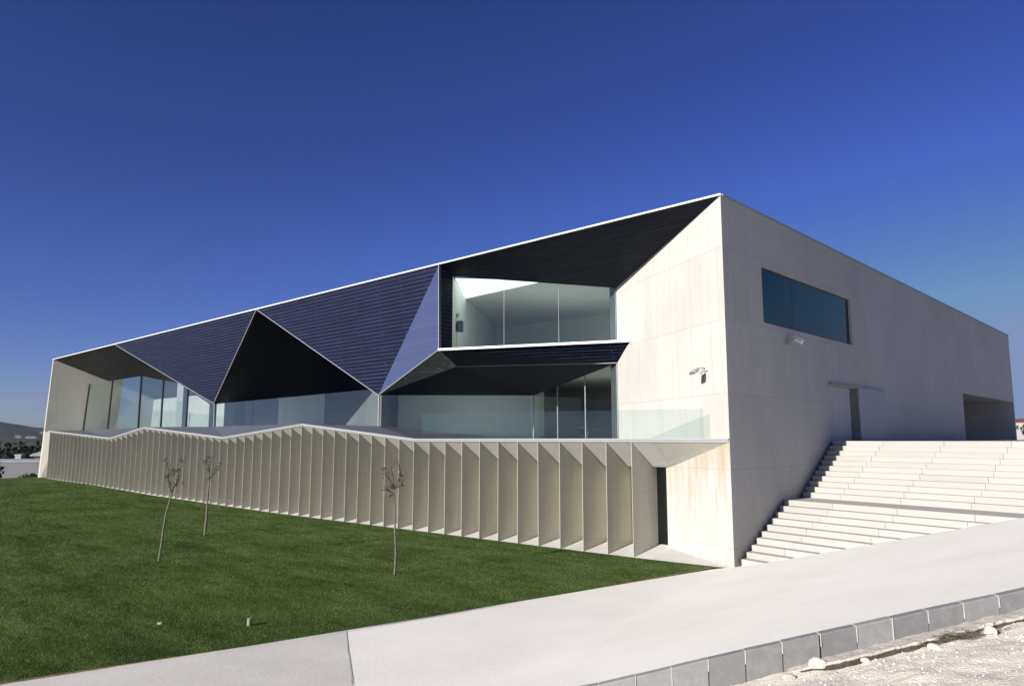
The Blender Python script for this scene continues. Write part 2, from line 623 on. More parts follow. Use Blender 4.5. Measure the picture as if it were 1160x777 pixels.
bm = bmesh.new()
xs = [-100 + i * 1.0 for i in range(101)]
ys = list(np.concatenate([np.linspace(-60, -20, 21), np.linspace(-19, 0.4, 40)]))
gv = {}
NU = 90
rows = []
for y in ys:
    xe = lawn_edge_x(y)
    row = []
    for i in range(NU + 1):
        t = i / NU
        x = lerp(-104, xe, t ** 0.6)
        row.append(bm.verts.new((x, y, lawn_z(x, y))))
    rows.append(row)
for a, b in zip(rows[:-1], rows[1:]):
    for i in range(NU):
        bm.faces.new((a[i], a[i + 1], b[i + 1], b[i]))
# lawn continuing past the far end of the building
ys2 = [0.4, 6, 14, 30, 60]
rows = []
for y in ys2:
    rows.append([bm.verts.new((x, y, lawn_z(x, 0) - (0 if y < 1 else 0.01 * y))) for x in np.linspace(-104, -64.5, 30)])
for a, b in zip(rows[:-1], rows[1:]):
    for i in range(29): bm.faces.new((a[i], a[i + 1], b[i + 1], b[i]))
tag(mesh_obj('lawn', bm, M['turf'], smooth=True, recalc=True), kind='structure')

# grass blades
k = NT('grass_blade')
p = k.n('ShaderNodeNewGeometry').outputs['Position']
isl = k.n('ShaderNodeNewGeometry').outputs['Random Per Island']
m1 = k.noise(k.mapping(p, (0.35, 0.9, 1)), 1.0, 6, 0.65)
m3 = k.noise(p, 0.16, 3, 0.5)
m4 = k.noise(k.mapping(p, (1.3, 3.2, 1)), 1.0, 5, 0.7)
f = k.math('ADD', k.math('ADD', k.math('MULTIPLY', m1, 0.42), k.math('MULTIPLY', isl, 0.14)), k.math('ADD', k.math('MULTIPLY', m3, 0.2), k.math('MULTIPLY', m4, 0.30)))
c = k.ramp(f, [(0.41, (0.026, 0.046, 0.008)), (0.52, (0.066, 0.104, 0.023)), (0.63, (0.112, 0.148, 0.044))])
k.l(c, k.b.inputs['Base Color'])
k.setp(0.7, 0.15)
M['blade'] = k.m


def grass():
    pts = []
    CX, CY = 9.76, -18.93
    target = 260000
    while len(pts) < target:
        n = 60000
        # sample in polar coordinates about the viewpoint's stretch of lawn: denser where it shows larger
        d = np.exp(rng.uniform(math.log(11), math.log(70), n))
        a = rng.uniform(math.radians(110), math.radians(182), n)
        x = CX + d * np.cos(a)
        y = CY + d * np.sin(a)
        ok = (y < -0.12) & (y > -34) & (x > -66.5)
        x, y, d = x[ok], y[ok], d[ok]
        xe = np.interp(y, [-60, -15.9, -12.3, -8.83, -3.95, -0.5], [-8.5, -3.2, -2.41, -1.79, -1.0, -0.42])
        ok = x < xe - 0.035 - 0.05 * np.abs(np.sin(y * 5.3) * np.sin(y * 1.9))
        pts.extend(zip(x[ok], y[ok], d[ok]))
    P = np.array(pts[:target])
    z = np.array([lawn_z(x, y) for x, y, d in P])
    n = len(P)
    h = rng.uniform(0.014, 0.034, n) * (1 + 0.012 * P[:, 2])
    wd = 0.0028 * (P[:, 2] / 9) * rng.uniform(0.8, 1.4, n)
    th = rng.uniform(0, 2 * math.pi, n)
    ln = rng.uniform(0.2, 0.9, n) * h
    lt = rng.uniform(0, 2 * math.pi, n)
    vs = np.zeros((n, 3, 3))
    base = np.stack([P[:, 0], P[:, 1], z - 0.005], 1)
    off = np.stack([np.cos(th) * wd, np.sin(th) * wd, np.zeros(n)], 1)
    vs[:, 0] = base - off
    vs[:, 1] = base + off
    vs[:, 2] = base + np.stack([np.cos(lt) * ln, np.sin(lt) * ln, h], 1)
    fc = np.arange(n * 3).reshape(n, 3)
    o = fast_mesh('grass', vs.reshape(-1, 3), fc, M['blade'])
    tag(o, 'short mown green grass covering the lawn', 'grass', kind='stuff')


grass()

# path ------------------------------------------------------------------
k = NT('path_concrete')
p = k.n('ShaderNodeNewGeometry').outputs['Position']
big = k.noise(p, 0.5, 5, 0.6)
fin = k.noise(p, 14, 5, 0.75)
brs = k.noise(k.mapping(p, (10, 10, 3)), 1.0, 5, 0.8)
f = k.math('ADD', k.math('ADD', k.math('MULTIPLY', big, 0.45), k.math('MULTIPLY', fin, 0.3)), k.math('MULTIPLY', brs, 0.3))
c = k.ramp(f, [(0.36, (0.69, 0.655, 0.575)), (0.62, (0.775, 0.745, 0.67))])
spk = k.noise(p, 55, 2, 0.6)
c = k.mix(k.math('MULTIPLY', k.math('GREATER_THAN', spk, 0.70), 0.25), c, (0.3, 0.28, 0.24))
# the slab below the sawn joint is multiplied greyer, with a coarser broom finish
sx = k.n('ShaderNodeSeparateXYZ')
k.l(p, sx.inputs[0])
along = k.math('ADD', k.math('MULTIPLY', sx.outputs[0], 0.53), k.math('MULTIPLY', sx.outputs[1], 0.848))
below_joint = k.math('LESS_THAN', along, -10.3)
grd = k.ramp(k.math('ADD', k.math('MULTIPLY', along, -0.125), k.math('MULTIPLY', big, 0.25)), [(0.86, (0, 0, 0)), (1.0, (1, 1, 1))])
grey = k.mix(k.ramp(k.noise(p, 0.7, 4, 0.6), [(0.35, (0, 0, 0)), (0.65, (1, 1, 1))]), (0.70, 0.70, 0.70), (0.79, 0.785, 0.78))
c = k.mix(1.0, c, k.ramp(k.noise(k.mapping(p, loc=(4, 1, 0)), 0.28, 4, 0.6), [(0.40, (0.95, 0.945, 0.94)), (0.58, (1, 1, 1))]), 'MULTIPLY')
c = k.mix(below_joint, c, k.mix(1.0, c, grey, 'MULTIPLY'))
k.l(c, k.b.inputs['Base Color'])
k.setp(0.85, 0.2)
wv = k.n('ShaderNodeTexWave', i_Scale=4.2, i_Distortion=5.0, i_Detail=3.0)
k.l(k.mapping(p, (0.55, 1.0, 1)), wv.inputs['Vector'])
broom = k.math('MULTIPLY', k.math('MULTIPLY', wv.outputs['Fac'], below_joint), 0.3)
k.bump(k.math('ADD', k.math('ADD', k.math('MULTIPLY', fin, 0.5), k.math('MULTIPLY', brs, 0.7)), broom), 0.5, 0.012)
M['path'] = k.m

BOT = [(-3.9, -18.6, -.08), (-0.9, -15.6, -.06), (2.2, -13.15, 0.06), (4.25, -11.6, .57), (6.15, -10.1, 1.18), (7.93, -8.3, 1.67), (9.8, -6.35, 2.2), (13, -3, 3.0), (20, 2, 3.3)]
TOP = [(-.42, -.5, -.05), (-.16, -.1, -.02), (0.05, .33, 0.0), (2.4, .88, .60), (4.3, 1.27, 1.09), (6.26, 1.66, 1.6), (8.6, 2.15, 2.2), (12.5, 3.0, 3.1), (20, 5, 3.3)]


def path_pt(u, v):
    """u 0..8 along the two edges, v 0 (kerb) .. 1 (lawn corner / stairs); v>1 runs on under the stairs"""
    i = min(int(u), 7)
    t = u - i
    a = V(BOT[i]).lerp(V(BOT[i + 1]), t)
    b = V(TOP[i]).lerp(V(TOP[i + 1]), t)
    if v <= 1:
        q = a.lerp(b, v)
    else:
        q = b + V((0.217, 0.976, 0)) * (v - 1) * 2.5
    return q


bm = bmesh.new()
US = [i / 6 for i in range(49)]
VSs = [i / 24 for i in range(25)] + [1.15, 1.4]
g = [[bm.verts.new(path_pt(u, v)) for v in VSs] for u in US]
for i in range(len(US) - 1):
    for j in range(len(VSs) - 1):
        if VSs[j] >= 1 and US[i] < 2: continue
        bm.faces.new((g[i][j], g[i + 1][j], g[i + 1][j + 1], g[i][j + 1]))
# straighten the lawn side onto the lawn edge
for v_ in g[0]:
    v_.co.x = lawn_edge_x(v_.co.y) - 0.01
# skirt at the lawn edge
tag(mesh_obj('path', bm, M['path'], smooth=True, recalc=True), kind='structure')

M['earth_edge'] = plain('bare_earth', (0.20, 0.13, 0.075), 0.95, 0, 0.1, 0.4, 8)
bm = bmesh.new()
prev = None
for i in range(80):
    y = lerp(-18, -0.3, i / 79)
    x = lawn_edge_x(y)
    a = bm.verts.new((x - 0.10 - 0.05 * noise.noise((y * 2, 1, 1)), y, lawn_z(x, y) + 0.022))
    b = bm.verts.new((x + 0.012, y, lawn_z(x, y) + 0.028))
    if prev: bm.faces.new((prev[0], prev[1], b, a))
    prev = (a, b)
tag(mesh_obj('soil_strip', bm, M['earth_edge'], recalc=True), kind='structure')

# control joint sawn across the path (a thin dark groove filler laid 4 mm above)
bm = bmesh.new()
M['joint'] = plain('joint_filler', (0.33, 0.31, 0.28), 0.9)


def path_z(x, y):
    best = None
    for u in np.linspace(0, 6, 61):
        for v in np.linspace(0, 1, 41):
            q = path_pt(u, v)
            d = (q.x - x) ** 2 + (q.y - y) ** 2
            if best is None or d < best[0]: best = (d, q.z)
    return best[1]


prev = None
for i in range(14):
    t = i / 13
    x, y = lerp(-2.1, 1.2, t), lerp(-10.85, -12.95, t)
    z = path_z(x, y) + 0.006
    wv = 0.012 * noise.noise((x * 3, y * 3, 0))
    a = bm.verts.new((x + 0.003 + wv, y + 0.005, z))
    b = bm.verts.new((x - 0.003 + wv, y - 0.005, z))
    if prev: bm.faces.new((prev[0], prev[1], b, a))
    prev = (a, b)
tag(mesh_obj('path_joint', bm, M['joint'], recalc=True), kind='structure')

# gravel ----------------------------------------------------------------
def gravel_z(x, y):
    z = -0.7536 + 0.29 * x + 0.02 * y
    z = max(-0.42, min(z, 2.95))
    return z


def gravel_bump(x, y):
    return (0.035 * noise.noise((x * 1.6, y * 1.6, 0)) + 0.018 * noise.noise((x * 5, y * 5, 3)) + 0.005 * noise.noise((x * 14, y * 14, 6)))


k = NT('gravel_earth')
p = k.n('ShaderNodeNewGeometry').outputs['Position']
a = k.noise(p, 1.4, 6, 0.7)
b = k.noise(p, 22, 5, 0.8)
vo = k.n('ShaderNodeTexVoronoi', i_Scale=38.0)
k.l(p, vo.inputs['Vector'])
f = k.math('ADD', k.math('MULTIPLY', a, 0.5), k.math('MULTIPLY', b, 0.4))
f = k.math('ADD', f, k.math('MULTIPLY', vo.outputs['Distance'], 0.12))
c = k.ramp(f, [(0.32, (0.44, 0.37, 0.27)), (0.45, (0.66, 0.60, 0.49)), (0.62, (0.76, 0.71, 0.605))])
sp1 = k.noise(p, 70, 3, 0.7)
c = k.mix(k.ramp(sp1, [(0.60, (0, 0, 0)), (0.68, (0.75, 0.75, 0.75))]), c, (0.26, 0.22, 0.16))
sp2 = k.noise(k.mapping(p, loc=(5, 3, 1)), 48, 3, 0.7)
c = k.mix(k.ramp(sp2, [(0.60, (0, 0, 0)), (0.70, (0.8, 0.8, 0.8))]), c, (0.84, 0.81, 0.74))
k.l(c, k.b.inputs['Base Color'])
k.setp(0.95, 0.1)
k.bump(k.math('ADD', b, vo.outputs['Distance']), 0.5, 0.02)
M['gravel'] = k.m
k = NT('road_asphalt')
p = k.n('ShaderNodeNewGeometry').outputs['Position']
k.l(k.ramp(k.noise(p, 3, 6, 0.7), [(0.3, (0.04, 0.04, 0.042)), (0.7, (0.075, 0.074, 0.072))]), k.b.inputs['Base Color'])
k.setp(0.9, 0.2)
M['asphalt'] = k.m  # kept dark so the unseen ground throws little light back

bm = bmesh.new()


def axis(lo, f0, f1, hi, fine, coarse):
    return sorted(set([round(v, 3) for v in list(np.arange(lo, f0, coarse)) + list(np.arange(f0, f1, fine)) + list(np.arange(f1, hi + .01, coarse))]))


gx = axis(-5, 3.4, 9.4, 85, 0.045, 3.0)
gy = axis(-95, -13.2, -7.2, 1.0, 0.045, 3.0)
gv = [[bm.verts.new((x, y, gravel_z(x, y) + gravel_bump(x, y))) for y in gy] for x in gx]
for i in range(len(gx) - 1):
    for j in range(len(gy) - 1):
        bm.faces.new((gv[i][j], gv[i + 1][j], gv[i + 1][j + 1], gv[i][j + 1]))
tag(mesh_obj('gravel_ground', bm, M['gravel'], smooth=True), kind='structure')
# added dark ground out of frame, cutting light bounced onto the right facade
bm = bmesh.new()
px_ = [11.5 + 3.5 * i for i in range(22)]
py_ = [-95 + 3.2 * i for i in range(31)]
def dark_ground_in(x, y): return y < -21.5 or x - 11.5 > 0.9 * (y + 21.5) * 0 + max(0, (y + 10) * 1.0)
rv = {}
for x in [-5 + 2.75 * i for i in range(33)]:
    for y in [-95 + 2.75 * i for i in range(36)]:
        rv[(round(x, 2), round(y, 2))] = bm.verts.new((x, y, gravel_z(x, y) + 0.07))
for i in range(32):
    for j in range(35):
        x, y = -5 + 2.75 * i, -95 + 2.75 * j
        if not dark_ground_in(x, y + 2.75): continue
        if x < 11.4 and y + 2.75 > -21: continue
        bm.faces.new([rv[(round(a, 2), round(b, 2))] for a, b in ((x, y), (x + 2.75, y), (x + 2.75, y + 2.75), (x, y + 2.75))])
bmesh.ops.delete(bm, geom=[v for v in bm.verts if not v.link_faces], context='VERTS')
tag(mesh_obj('road', bm, M['asphalt'], smooth=True, recalc=True), kind='structure')

# kerb: grey precast blocks along the path's lower edge
k = NT('kerb_concrete')
p = k.n('ShaderNodeNewGeometry').outputs['Position']
isl = k.n('ShaderNodeNewGeometry').outputs['Random Per Island']
f = k.math('ADD', k.math('MULTIPLY', k.noise(p, 9, 5, 0.7), 0.6), k.math('MULTIPLY', isl, 0.35))
c = k.ramp(f, [(0.3, (0.16, 0.16, 0.158)), (0.65, (0.245, 0.243, 0.238))])
k.l(c, k.b.inputs['Base Color'])
k.setp(0.85, 0.2)
k.bump(k.noise(p, 40, 3, 0.7), 0.4, 0.008)
M['kerb'] = k.m


def kerb_curve(s):
    """point on the kerb line at arc length s from BOT[2]"""
    pts = [V(q) for q in BOT[2:9]]
    for a, b in zip(pts[:-1], pts[1:]):
        L = (b - a).length
        if s <= L: return a.lerp(b, s / L), (b - a).normalized()
        s -= L
    return pts[-1], (pts[-1] - pts[-2]).normalized()


kerbs = []
bm = bmesh.new()
s = 0.0
while s < 23.4:
    L = 0.43
    a, d = kerb_curve(s + 0.006)
    b, _ = kerb_curve(s + L - 0.006)
    d2 = V((d.x, d.y, 0)).normalized()
    o = V((d2.y, -d2.x, 0))               # away from the path
    j = random.uniform(-0.004, 0.004)
    wk = 0.11
    z0 = -0.46
    tA, tB = a + V((0, 0, 0.012 + j)), b + V((0, 0, 0.012 + random.uniform(-0.004, 0.004)))
    ch = 0.014
    prof = [(0.0, 0), (wk - ch, 0), (wk, -ch), (wk + 0.012, z0), (0.0, z0)]
    ra = [bm.verts.new(tA + o * (x_ + j) + V((0, 0, z_))) for x_, z_ in prof]
    rb = [bm.verts.new(tB + o * (x_ + j) + V((0, 0, z_))) for x_, z_ in prof]
    for i in range(5):
        q = (i + 1) % 5
        bm.faces.new((ra[i], ra[q], rb[q], rb[i]))
    bm.faces.new(ra[::-1])
    bm.faces.new(rb)
    s += L
tag(mesh_obj('kerb', bm, M['kerb'], recalc=True), kind='structure')
M['mortar'] = plain('pale_mortar', (0.44, 0.43, 0.41), 0.9, 0, 0.2, 0.1, 25, 0.3)
bm = bmesh.new()
s = 0.0
while s < 23.4:                            # pale mortar squeezed out at each joint
    a, d = kerb_curve(s)
    d2 = V((d.x, d.y, 0)).normalized()
    o = V((d2.y, -d2.x, 0))
    add_bar(bm, a + o * 0.01 + V((0, 0, 0.006)), a + o * 0.112 + V((0, 0, 0.008)), 0.014, 0.012)
    if random.random() < 0.7:
        add_bar(bm, a + o * 0.112 + V((0, 0, 0.0)), a + o * 0.120 + V((0, 0, -random.uniform(.1, .27))), 0.010, 0.010, up=(d2.x, d2.y, 0))
    s += 0.43
tag(mesh_obj('kerb_mortar', bm, M['mortar'], recalc=True), kind='structure')

# rough concrete haunch that spilled along the kerb, its outer edge broken and undercut
k = NT('rough_haunch')
p = k.n('ShaderNodeNewGeometry').outputs['Position']
c = k.ramp(k.noise(p, 16, 6, 0.75), [(0.32, (0.42, 0.375, 0.31)), (0.6, (0.64, 0.60, 0.53))])
k.l(c, k.b.inputs['Base Color'])
k.setp(0.95, 0.1)
k.bump(k.noise(p, 30, 5, 0.8), 1.0, 0.03)
M['haunch'] = k.m
M['gap_soil'] = plain('dark_gap_soil', (0.06, 0.05, 0.04), 0.95, 0, 0.1, 0.4, 20)  # dark strip painted as shade beneath the broken haunch edge
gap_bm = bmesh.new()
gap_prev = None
bm = bmesh.new()
prev = None
N = 150
for i in range(N + 1):
    s = lerp(4.75, 9.5, i / N)
    a, d = kerb_curve(s)
    d2 = V((d.x, d.y, 0)).normalized()
    o = V((d2.y, -d2.x, 0))
    nn = noise.noise((s * 1.3, 0, 0)) * 0.10 + noise.noise((s * 5, 2, 0)) * 0.05 + noise.noise((s * 16, 4, 0)) * 0.02
    t0 = min(1, max(0, (s - 4.75) / 0.5)) * min(1, max(0, (9.5 - s) / 0.7))
    wd = 0.12 + (0.22 + nn) * t0
    row = []
    for q, (fx_, dz) in enumerate(((0.112, 0.085), (0.112 + wd * 0.35, 0.085), (0.112 + wd * 0.7, 0.078), (0.112 + wd, 0.075), (0.112 + wd * 1.02, 0.05), (0.112 + wd * 0.72, -0.05))):
        P = a + o * fx_
        gz = gravel_z(P.x, P.y)
        jig = 0.018 * noise.noise((P.x * 9, P.y * 9, q))
        row.append(bm.verts.new((P.x, P.y, gz + dz * (0.5 + 0.5 * t0) + jig)))
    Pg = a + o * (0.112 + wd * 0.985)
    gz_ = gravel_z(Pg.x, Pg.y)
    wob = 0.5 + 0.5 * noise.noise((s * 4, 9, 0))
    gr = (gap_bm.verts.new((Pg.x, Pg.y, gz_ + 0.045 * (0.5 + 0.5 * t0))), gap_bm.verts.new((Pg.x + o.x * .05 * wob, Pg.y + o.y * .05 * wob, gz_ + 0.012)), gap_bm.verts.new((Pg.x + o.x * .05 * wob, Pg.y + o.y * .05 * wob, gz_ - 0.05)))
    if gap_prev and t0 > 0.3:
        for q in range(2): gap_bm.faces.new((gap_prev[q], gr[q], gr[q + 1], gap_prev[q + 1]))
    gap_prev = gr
    if prev:
        for q in range(len(row) - 1):
            bm.faces.new((prev[q], row[q], row[q + 1], prev[q + 1]))
    prev = row
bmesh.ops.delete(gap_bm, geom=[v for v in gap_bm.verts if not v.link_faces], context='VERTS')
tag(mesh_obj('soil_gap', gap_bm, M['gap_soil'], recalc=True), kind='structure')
tag(mesh_obj('kerb_haunch', bm, M['haunch'], smooth=False, recalc=True), kind='structure')


# plaza, top of the stairs
k = NT('plaza_concrete')
p = k.n('ShaderNodeNewGeometry').outputs['Position']
c = k.ramp(k.noise(p, 1.5, 5, 0.6), [(0.35, (0.40, 0.39, 0.36)), (0.65, (0.48, 0.47, 0.44))])
k.l(c, k.b.inputs['Base Color'])
k.setp(0.85, 0.2)
M['plaza'] = k.m
bm = bmesh.new()
add_prism(bm, [(0.02, 7.42), (0.12, 7.42), (70, 7.42 - 0.222 * 70 + 20), (70, 130), (-50, 130), (-50, 40.3), (0.02, 40.3)], -4.0, 3.335)
tag(mesh_obj('plaza', bm, M['plaza']), kind='structure')

# ================================================================== STAIRS
k = NT('stair_stone')
p = k.n('ShaderNodeNewGeometry').outputs['Position']
isl = k.n('ShaderNodeNewGeometry').outputs['Random Per Island']
a = k.noise(k.mapping(p, (1, 1, 6)), 0.9, 5, 0.65)
b = k.noise(p, 18, 4, 0.7)
orn = k.n('ShaderNodeObjectInfo').outputs['Random']
isl = k.math('FRACT', k.math('ADD', k.math('MULTIPLY', isl, 7.31), k.math('MULTIPLY', orn, 13.7)))
f = k.math('ADD', k.math('ADD', k.math('MULTIPLY', a, 0.35), k.math('MULTIPLY', b, 0.2)), k.math('ADD', k.math('MULTIPLY', isl, 0.24), 0.08))
c = k.ramp(f, [(0.22, (0.32, 0.305, 0.27)), (0.40, (0.355, 0.343, 0.312)), (0.75, (0.385, 0.377, 0.35))])
k.l(c, k.b.inputs['Base Color'])
k.setp(0.8, 0.2)
k.bump(b, 0.25, 0.008)
M['step'] = k.m

stair = empty('staircase', 'broad pale concrete staircase in two flights climbing beside the shaded right facade', 'stairs', (0.12, 0.2, 0))
NX, NY = 0.976, -0.217                   # along the nosings
MX, MY = 0.217, 0.976                    # into the slope
W0 = 0.12


def line_at(s_, y_wall):
    """plan point at along-nosing coordinate s_ on the nosing line that starts at (W0, y_wall)"""
    s0 = NY * y_wall
    t = s_ - s0
    return (W0 + NX * t, y_wall + NY * t)


def make_step(yf, yb, ztop, zbot, phase, name='step'):
    bm = bmesh.new()
    cuts = [None] + [phase + 1.85 * i + random.uniform(-.04, .04) for i in range(9)]
    g_ = 0.0045
    for i in range(len(cuts) - 1):
        if cuts[i] is None: pa, pd = (W0, yf), (W0, yb)
        else: pa, pd = line_at(cuts[i] + g_, yf), line_at(cuts[i] + g_, yb)
        pb, pc = line_at(cuts[i + 1] - g_, yf), line_at(cuts[i + 1] - g_, yb)
        dz = random.uniform(-0.003, 0.003)
        dy = random.uniform(-0.004, 0.004)
        add_prism(bm, [(pa[0], pa[1] + dy), (pb[0], pb[1] + dy), pc, pd], zbot, ztop + dz)
    bmesh.ops.bevel(bm, geom=[e for e in bm.edges if all(abs(v.co.z - ztop) < 0.01 for v in e.verts)], offset=0.006, segments=1, affect='EDGES')
    return mesh_obj(name, bm, M['step'], stair)


LOW_Y = [0.18 + 0.321 * i for i in range(10)]
for i in range(10):
    zt = 0.04 + 0.156 * (i + 1)
    if i < 9: make_step(LOW_Y[i], LOW_Y[i + 1] + 0.1, zt, zt - 0.2, 0.92)
make_step(LOW_Y[9], LOW_Y[9] + 0.42, 1.60, 1.40, 0.92)
bm = bmesh.new()
pa, pb = (W0, LOW_Y[9] + 0.426), line_at(15.5, LOW_Y[9] + 0.426)
pc, pd = line_at(15.5, 4.7), (W0, 4.7)
add_prism(bm, [pa, pb, pc, pd], 1.3, 1.596)
mesh_obj('landing', bm, M['step'], stair)
UP_Y = [4.48 + 0.268 * j for j in range(11)]
for j in range(11):
    zt = 1.60 + 0.1582 * (j + 1)
    yb = UP_Y[j + 1] + 0.1 if j < 10 else UP_Y[j] + 0.55
    make_step(UP_Y[j], yb, zt, zt - 0.2, 0.26)
# fill under the top edge so that the plaza meets the last step
bm = bmesh.new()
add_prism(bm, [(W0, 7.6), line_at(15.5, 7.6), (40, 25), (W0, 25)], 2.0, 3.33)
mesh_obj('paved_top', bm, M['plaza'], stair)

# ================================================================== BUILDING
TOPZ = 10.33
B = empty('museum_building', 'long low white concrete building with folded navy tiled facade and vertical fins', 'building', (0, 0, 0))
EYE = (9.76, -18.93, 3.4)

# --- right facade (plane x = 0) with its openings
def wall_x0(us, vs, holes):
    bm = bmesh.new()
    cache = {}
    def vt(y, z):
        kk = (round(y, 4), round(z, 4))
        if kk not in cache: cache[kk] = bm.verts.new((0, y, z))
        return cache[kk]
    for a, b in zip(us[:-1], us[1:]):
        for c_, d_ in zip(vs[:-1], vs[1:]):
            if any(a >= h[0] - 1e-5 and b <= h[1] + 1e-5 and c_ >= h[2] - 1e-5 and d_ <= h[3] + 1e-5 for h in holes): continue
            bm.faces.new((vt(a, c_), vt(b, c_), vt(b, d_), vt(a, d_)))
    return bm


WIN = (2.46, 10.06, 6.93, 8.70)
DOOR = (7.30, 10.35, 3.20, 5.29)
PORCH = (26.3, 39.75, 3.20, 5.85)
us = sorted({0, WIN[0], WIN[1], DOOR[0], DOOR[1], PORCH[0], PORCH[1], 40})
vs = sorted({-0.6, DOOR[2], DOOR[3], PORCH[3], WIN[2], WIN[3], TOPZ})
bm = wall_x0(us, vs, [WIN, DOOR, PORCH])


def reveal(bm, h, d):
    y0, y1, z0, z1 = h
    add_poly(bm, [(0, y0, z0), (0, y0, z1), (-d, y0, z1), (-d, y0, z0)])       # faces +y
    add_poly(bm, [(0, y1, z0), (-d, y1, z0), (-d, y1, z1), (0, y1, z1)])
    add_poly(bm, [(0, y0, z1), (0, y1, z1), (-d, y1, z1), (-d, y0, z1)])
    add_poly(bm, [(0, y0, z0), (-d, y0, z0), (-d, y1, z0), (0, y1, z0)])


reveal(bm, WIN, 0.14)
reveal(bm, DOOR, 0.30)
reveal(bm, PORCH, 3.0)
add_poly(bm, [(-3.0, PORCH[0], PORCH[2]), (-3.0, PORCH[1], PORCH[2]), (-3.0, PORCH[1], PORCH[3]), (-3.0, PORCH[0], PORCH[3])])
mesh_obj('right_wall', bm, M['concrete'], B, recalc=False)

# long window
fr = None
bm = bmesh.new()
y0, y1, z0, z1 = WIN
for a, b in (((-.12, y0, z0 + .03), (-.12, y1, z0 + .03)), ((-.12, y0, z1 - .03), (-.12, y1, z1 - .03)),
             ((-.12, y0 + .03, z0), (-.12, y0 + .03, z1)), ((-.12, y1 - .03, z0), (-.12, y1 - .03, z1))):
    add_bar(bm, a, b, 0.05, 0.05)
window = mesh_obj('window', bm, M['metal_dark'], B, recalc=True)
for a, b in ((y0, 4.87), (4.87, 7.45), (7.45, y1)):
    bm = bmesh.new()
    add_box(bm, -0.112, -0.098, a + 0.012, b - 0.012, z0 + 0.005, z1 - 0.005)
    mesh_obj('pane', bm, M['glass_dark'], window, recalc=True)
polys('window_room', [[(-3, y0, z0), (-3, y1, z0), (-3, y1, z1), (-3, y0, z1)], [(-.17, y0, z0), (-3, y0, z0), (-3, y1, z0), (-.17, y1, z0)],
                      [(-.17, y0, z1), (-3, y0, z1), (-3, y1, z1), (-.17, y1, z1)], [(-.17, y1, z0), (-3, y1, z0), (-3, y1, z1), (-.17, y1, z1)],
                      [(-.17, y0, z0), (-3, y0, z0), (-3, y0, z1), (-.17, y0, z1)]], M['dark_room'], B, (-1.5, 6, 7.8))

# entrance: recessed concrete leaf, dark slot, sliding grey leaf outside the wall
k = NT('pale_door_concrete')
n_ = k.noise(k.mapping(k.uv(), (7, 0.6, 1)), 1.0, 4)
k.l(k.ramp(n_, [(0.3, (0.40, 0.395, 0.375)), (0.7, (0.47, 0.465, 0.44))]), k.b.inputs['Base Color'])
k.setp(0.7, 0.25)
M['door'] = k.m
M['slot'] = plain('grey_green_slot', (0.10, 0.115, 0.105), 0.6)
bm = bmesh.new()
add_box(bm, -0.22, -0.13, 7.31, 9.80, 3.25, 5.28)
door = mesh_obj('door', bm, M['door'], B, recalc=True)
bm = bmesh.new()
add_box(bm, -0.6, -0.31, 7.31, 10.34, 3.21, 5.28)
mesh_obj('door_slot', bm, M['slot'], B, recalc=True)
bm = bmesh.new()
add_box(bm, 0.03, 0.10, 10.12, 13.15, 3.345, 5.30)
sdoor = mesh_obj('sliding_door', bm, M['metal_grey'], B, recalc=True)
bm = bmesh.new()
add_box(bm, 0.004, 0.12, 7.4, 13.25, 5.305, 5.345)
mesh_obj('door_track', bm, M['metal_grey'], sdoor, recalc=True)
M['metal_grey'].node_tree.nodes['Principled BSDF'].inputs['Metallic'].default_value = 0.0

# copings
bar('coping', [(-64.02, 0.0, TOPZ + 0.03), (0.02, 0.0, TOPZ + 0.03)], 0.06, 0.05, M['metal_white'], B)
bar('coping', [(0.012, 0.06, TOPZ + 0.02), (0.012, 40.0, TOPZ + 0.02)], 0.07, 0.06, M['metal_grey'], B)

# roof and hidden outer walls
polys('roof', [[(-64, 0.03, TOPZ), (0, 0.03, TOPZ), (0, 40, TOPZ), (-64, 40, TOPZ)]], M['zinc'], B, (0, 0, 50))
polys('rear_wall', [[(-64.4, 40, -5), (0, 40, -5), (0, 40, TOPZ), (-64, 40, TOPZ)]], M['concrete'], B, (-30, 90, 3))

# left end: splayed reveal, thick lit edge
polys('end_wall', [[(-65.75, 0, -0.6), (-64.0, 0, TOPZ), (-64.0, 40, TOPZ), (-65.75, 40, -0.6)],
                   [(-65.75, 0, -0.6), (-65.45, 0, -0.6), (-63.80, 0, TOPZ), (-64.0, 0, TOPZ)]], M['concrete'], B, (-90, -90, 3))
# upper inner face
def end_x(z): return lerp(-65.45, -63.80, (z + 0.6) / (TOPZ + 0.6))
polys('end_reveal', [[(end_x(3.9), 0, 3.9), (-63.80, 0, TOPZ), (-61.4, 8.3, TOPZ), (end_x(3.9) + 2.4, 8.3, 3.9)]], M['fin_concrete'], B, EYE)
# lower inner face beside the fins
polys('end_pier', [[(end_x(-.5), 0, -.5), (end_x(4.06), 0, 4.06), (-63.95, 0.95, 4.06), (-64.95, 0.95, -.5)]], M['fin_concrete'], B, EYE)

# --- white splayed wall at the near corner, upper part
WS = V((-6.2, 3.53, 0)).normalized()
def on_splay(t, z): return (WS.x * t, WS.y * t, z)
TL = math.hypot(6.2, 3.53)
polys('splay_wall', [[(0, 0, 3.36), (0, 0, TOPZ), on_splay(TL, 9.04), on_splay(TL, 3.36)]], M['concrete'], B, EYE)
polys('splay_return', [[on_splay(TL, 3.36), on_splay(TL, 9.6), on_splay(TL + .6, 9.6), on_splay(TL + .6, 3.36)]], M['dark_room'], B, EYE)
polys('splay_inner_wall', [[on_splay(TL + .6, 9.6), (-3, 12.2, 9.6), (-3, 12.2, 3.36), on_splay(TL + .6, 3.36)]], M['room_white'], B, EYE)

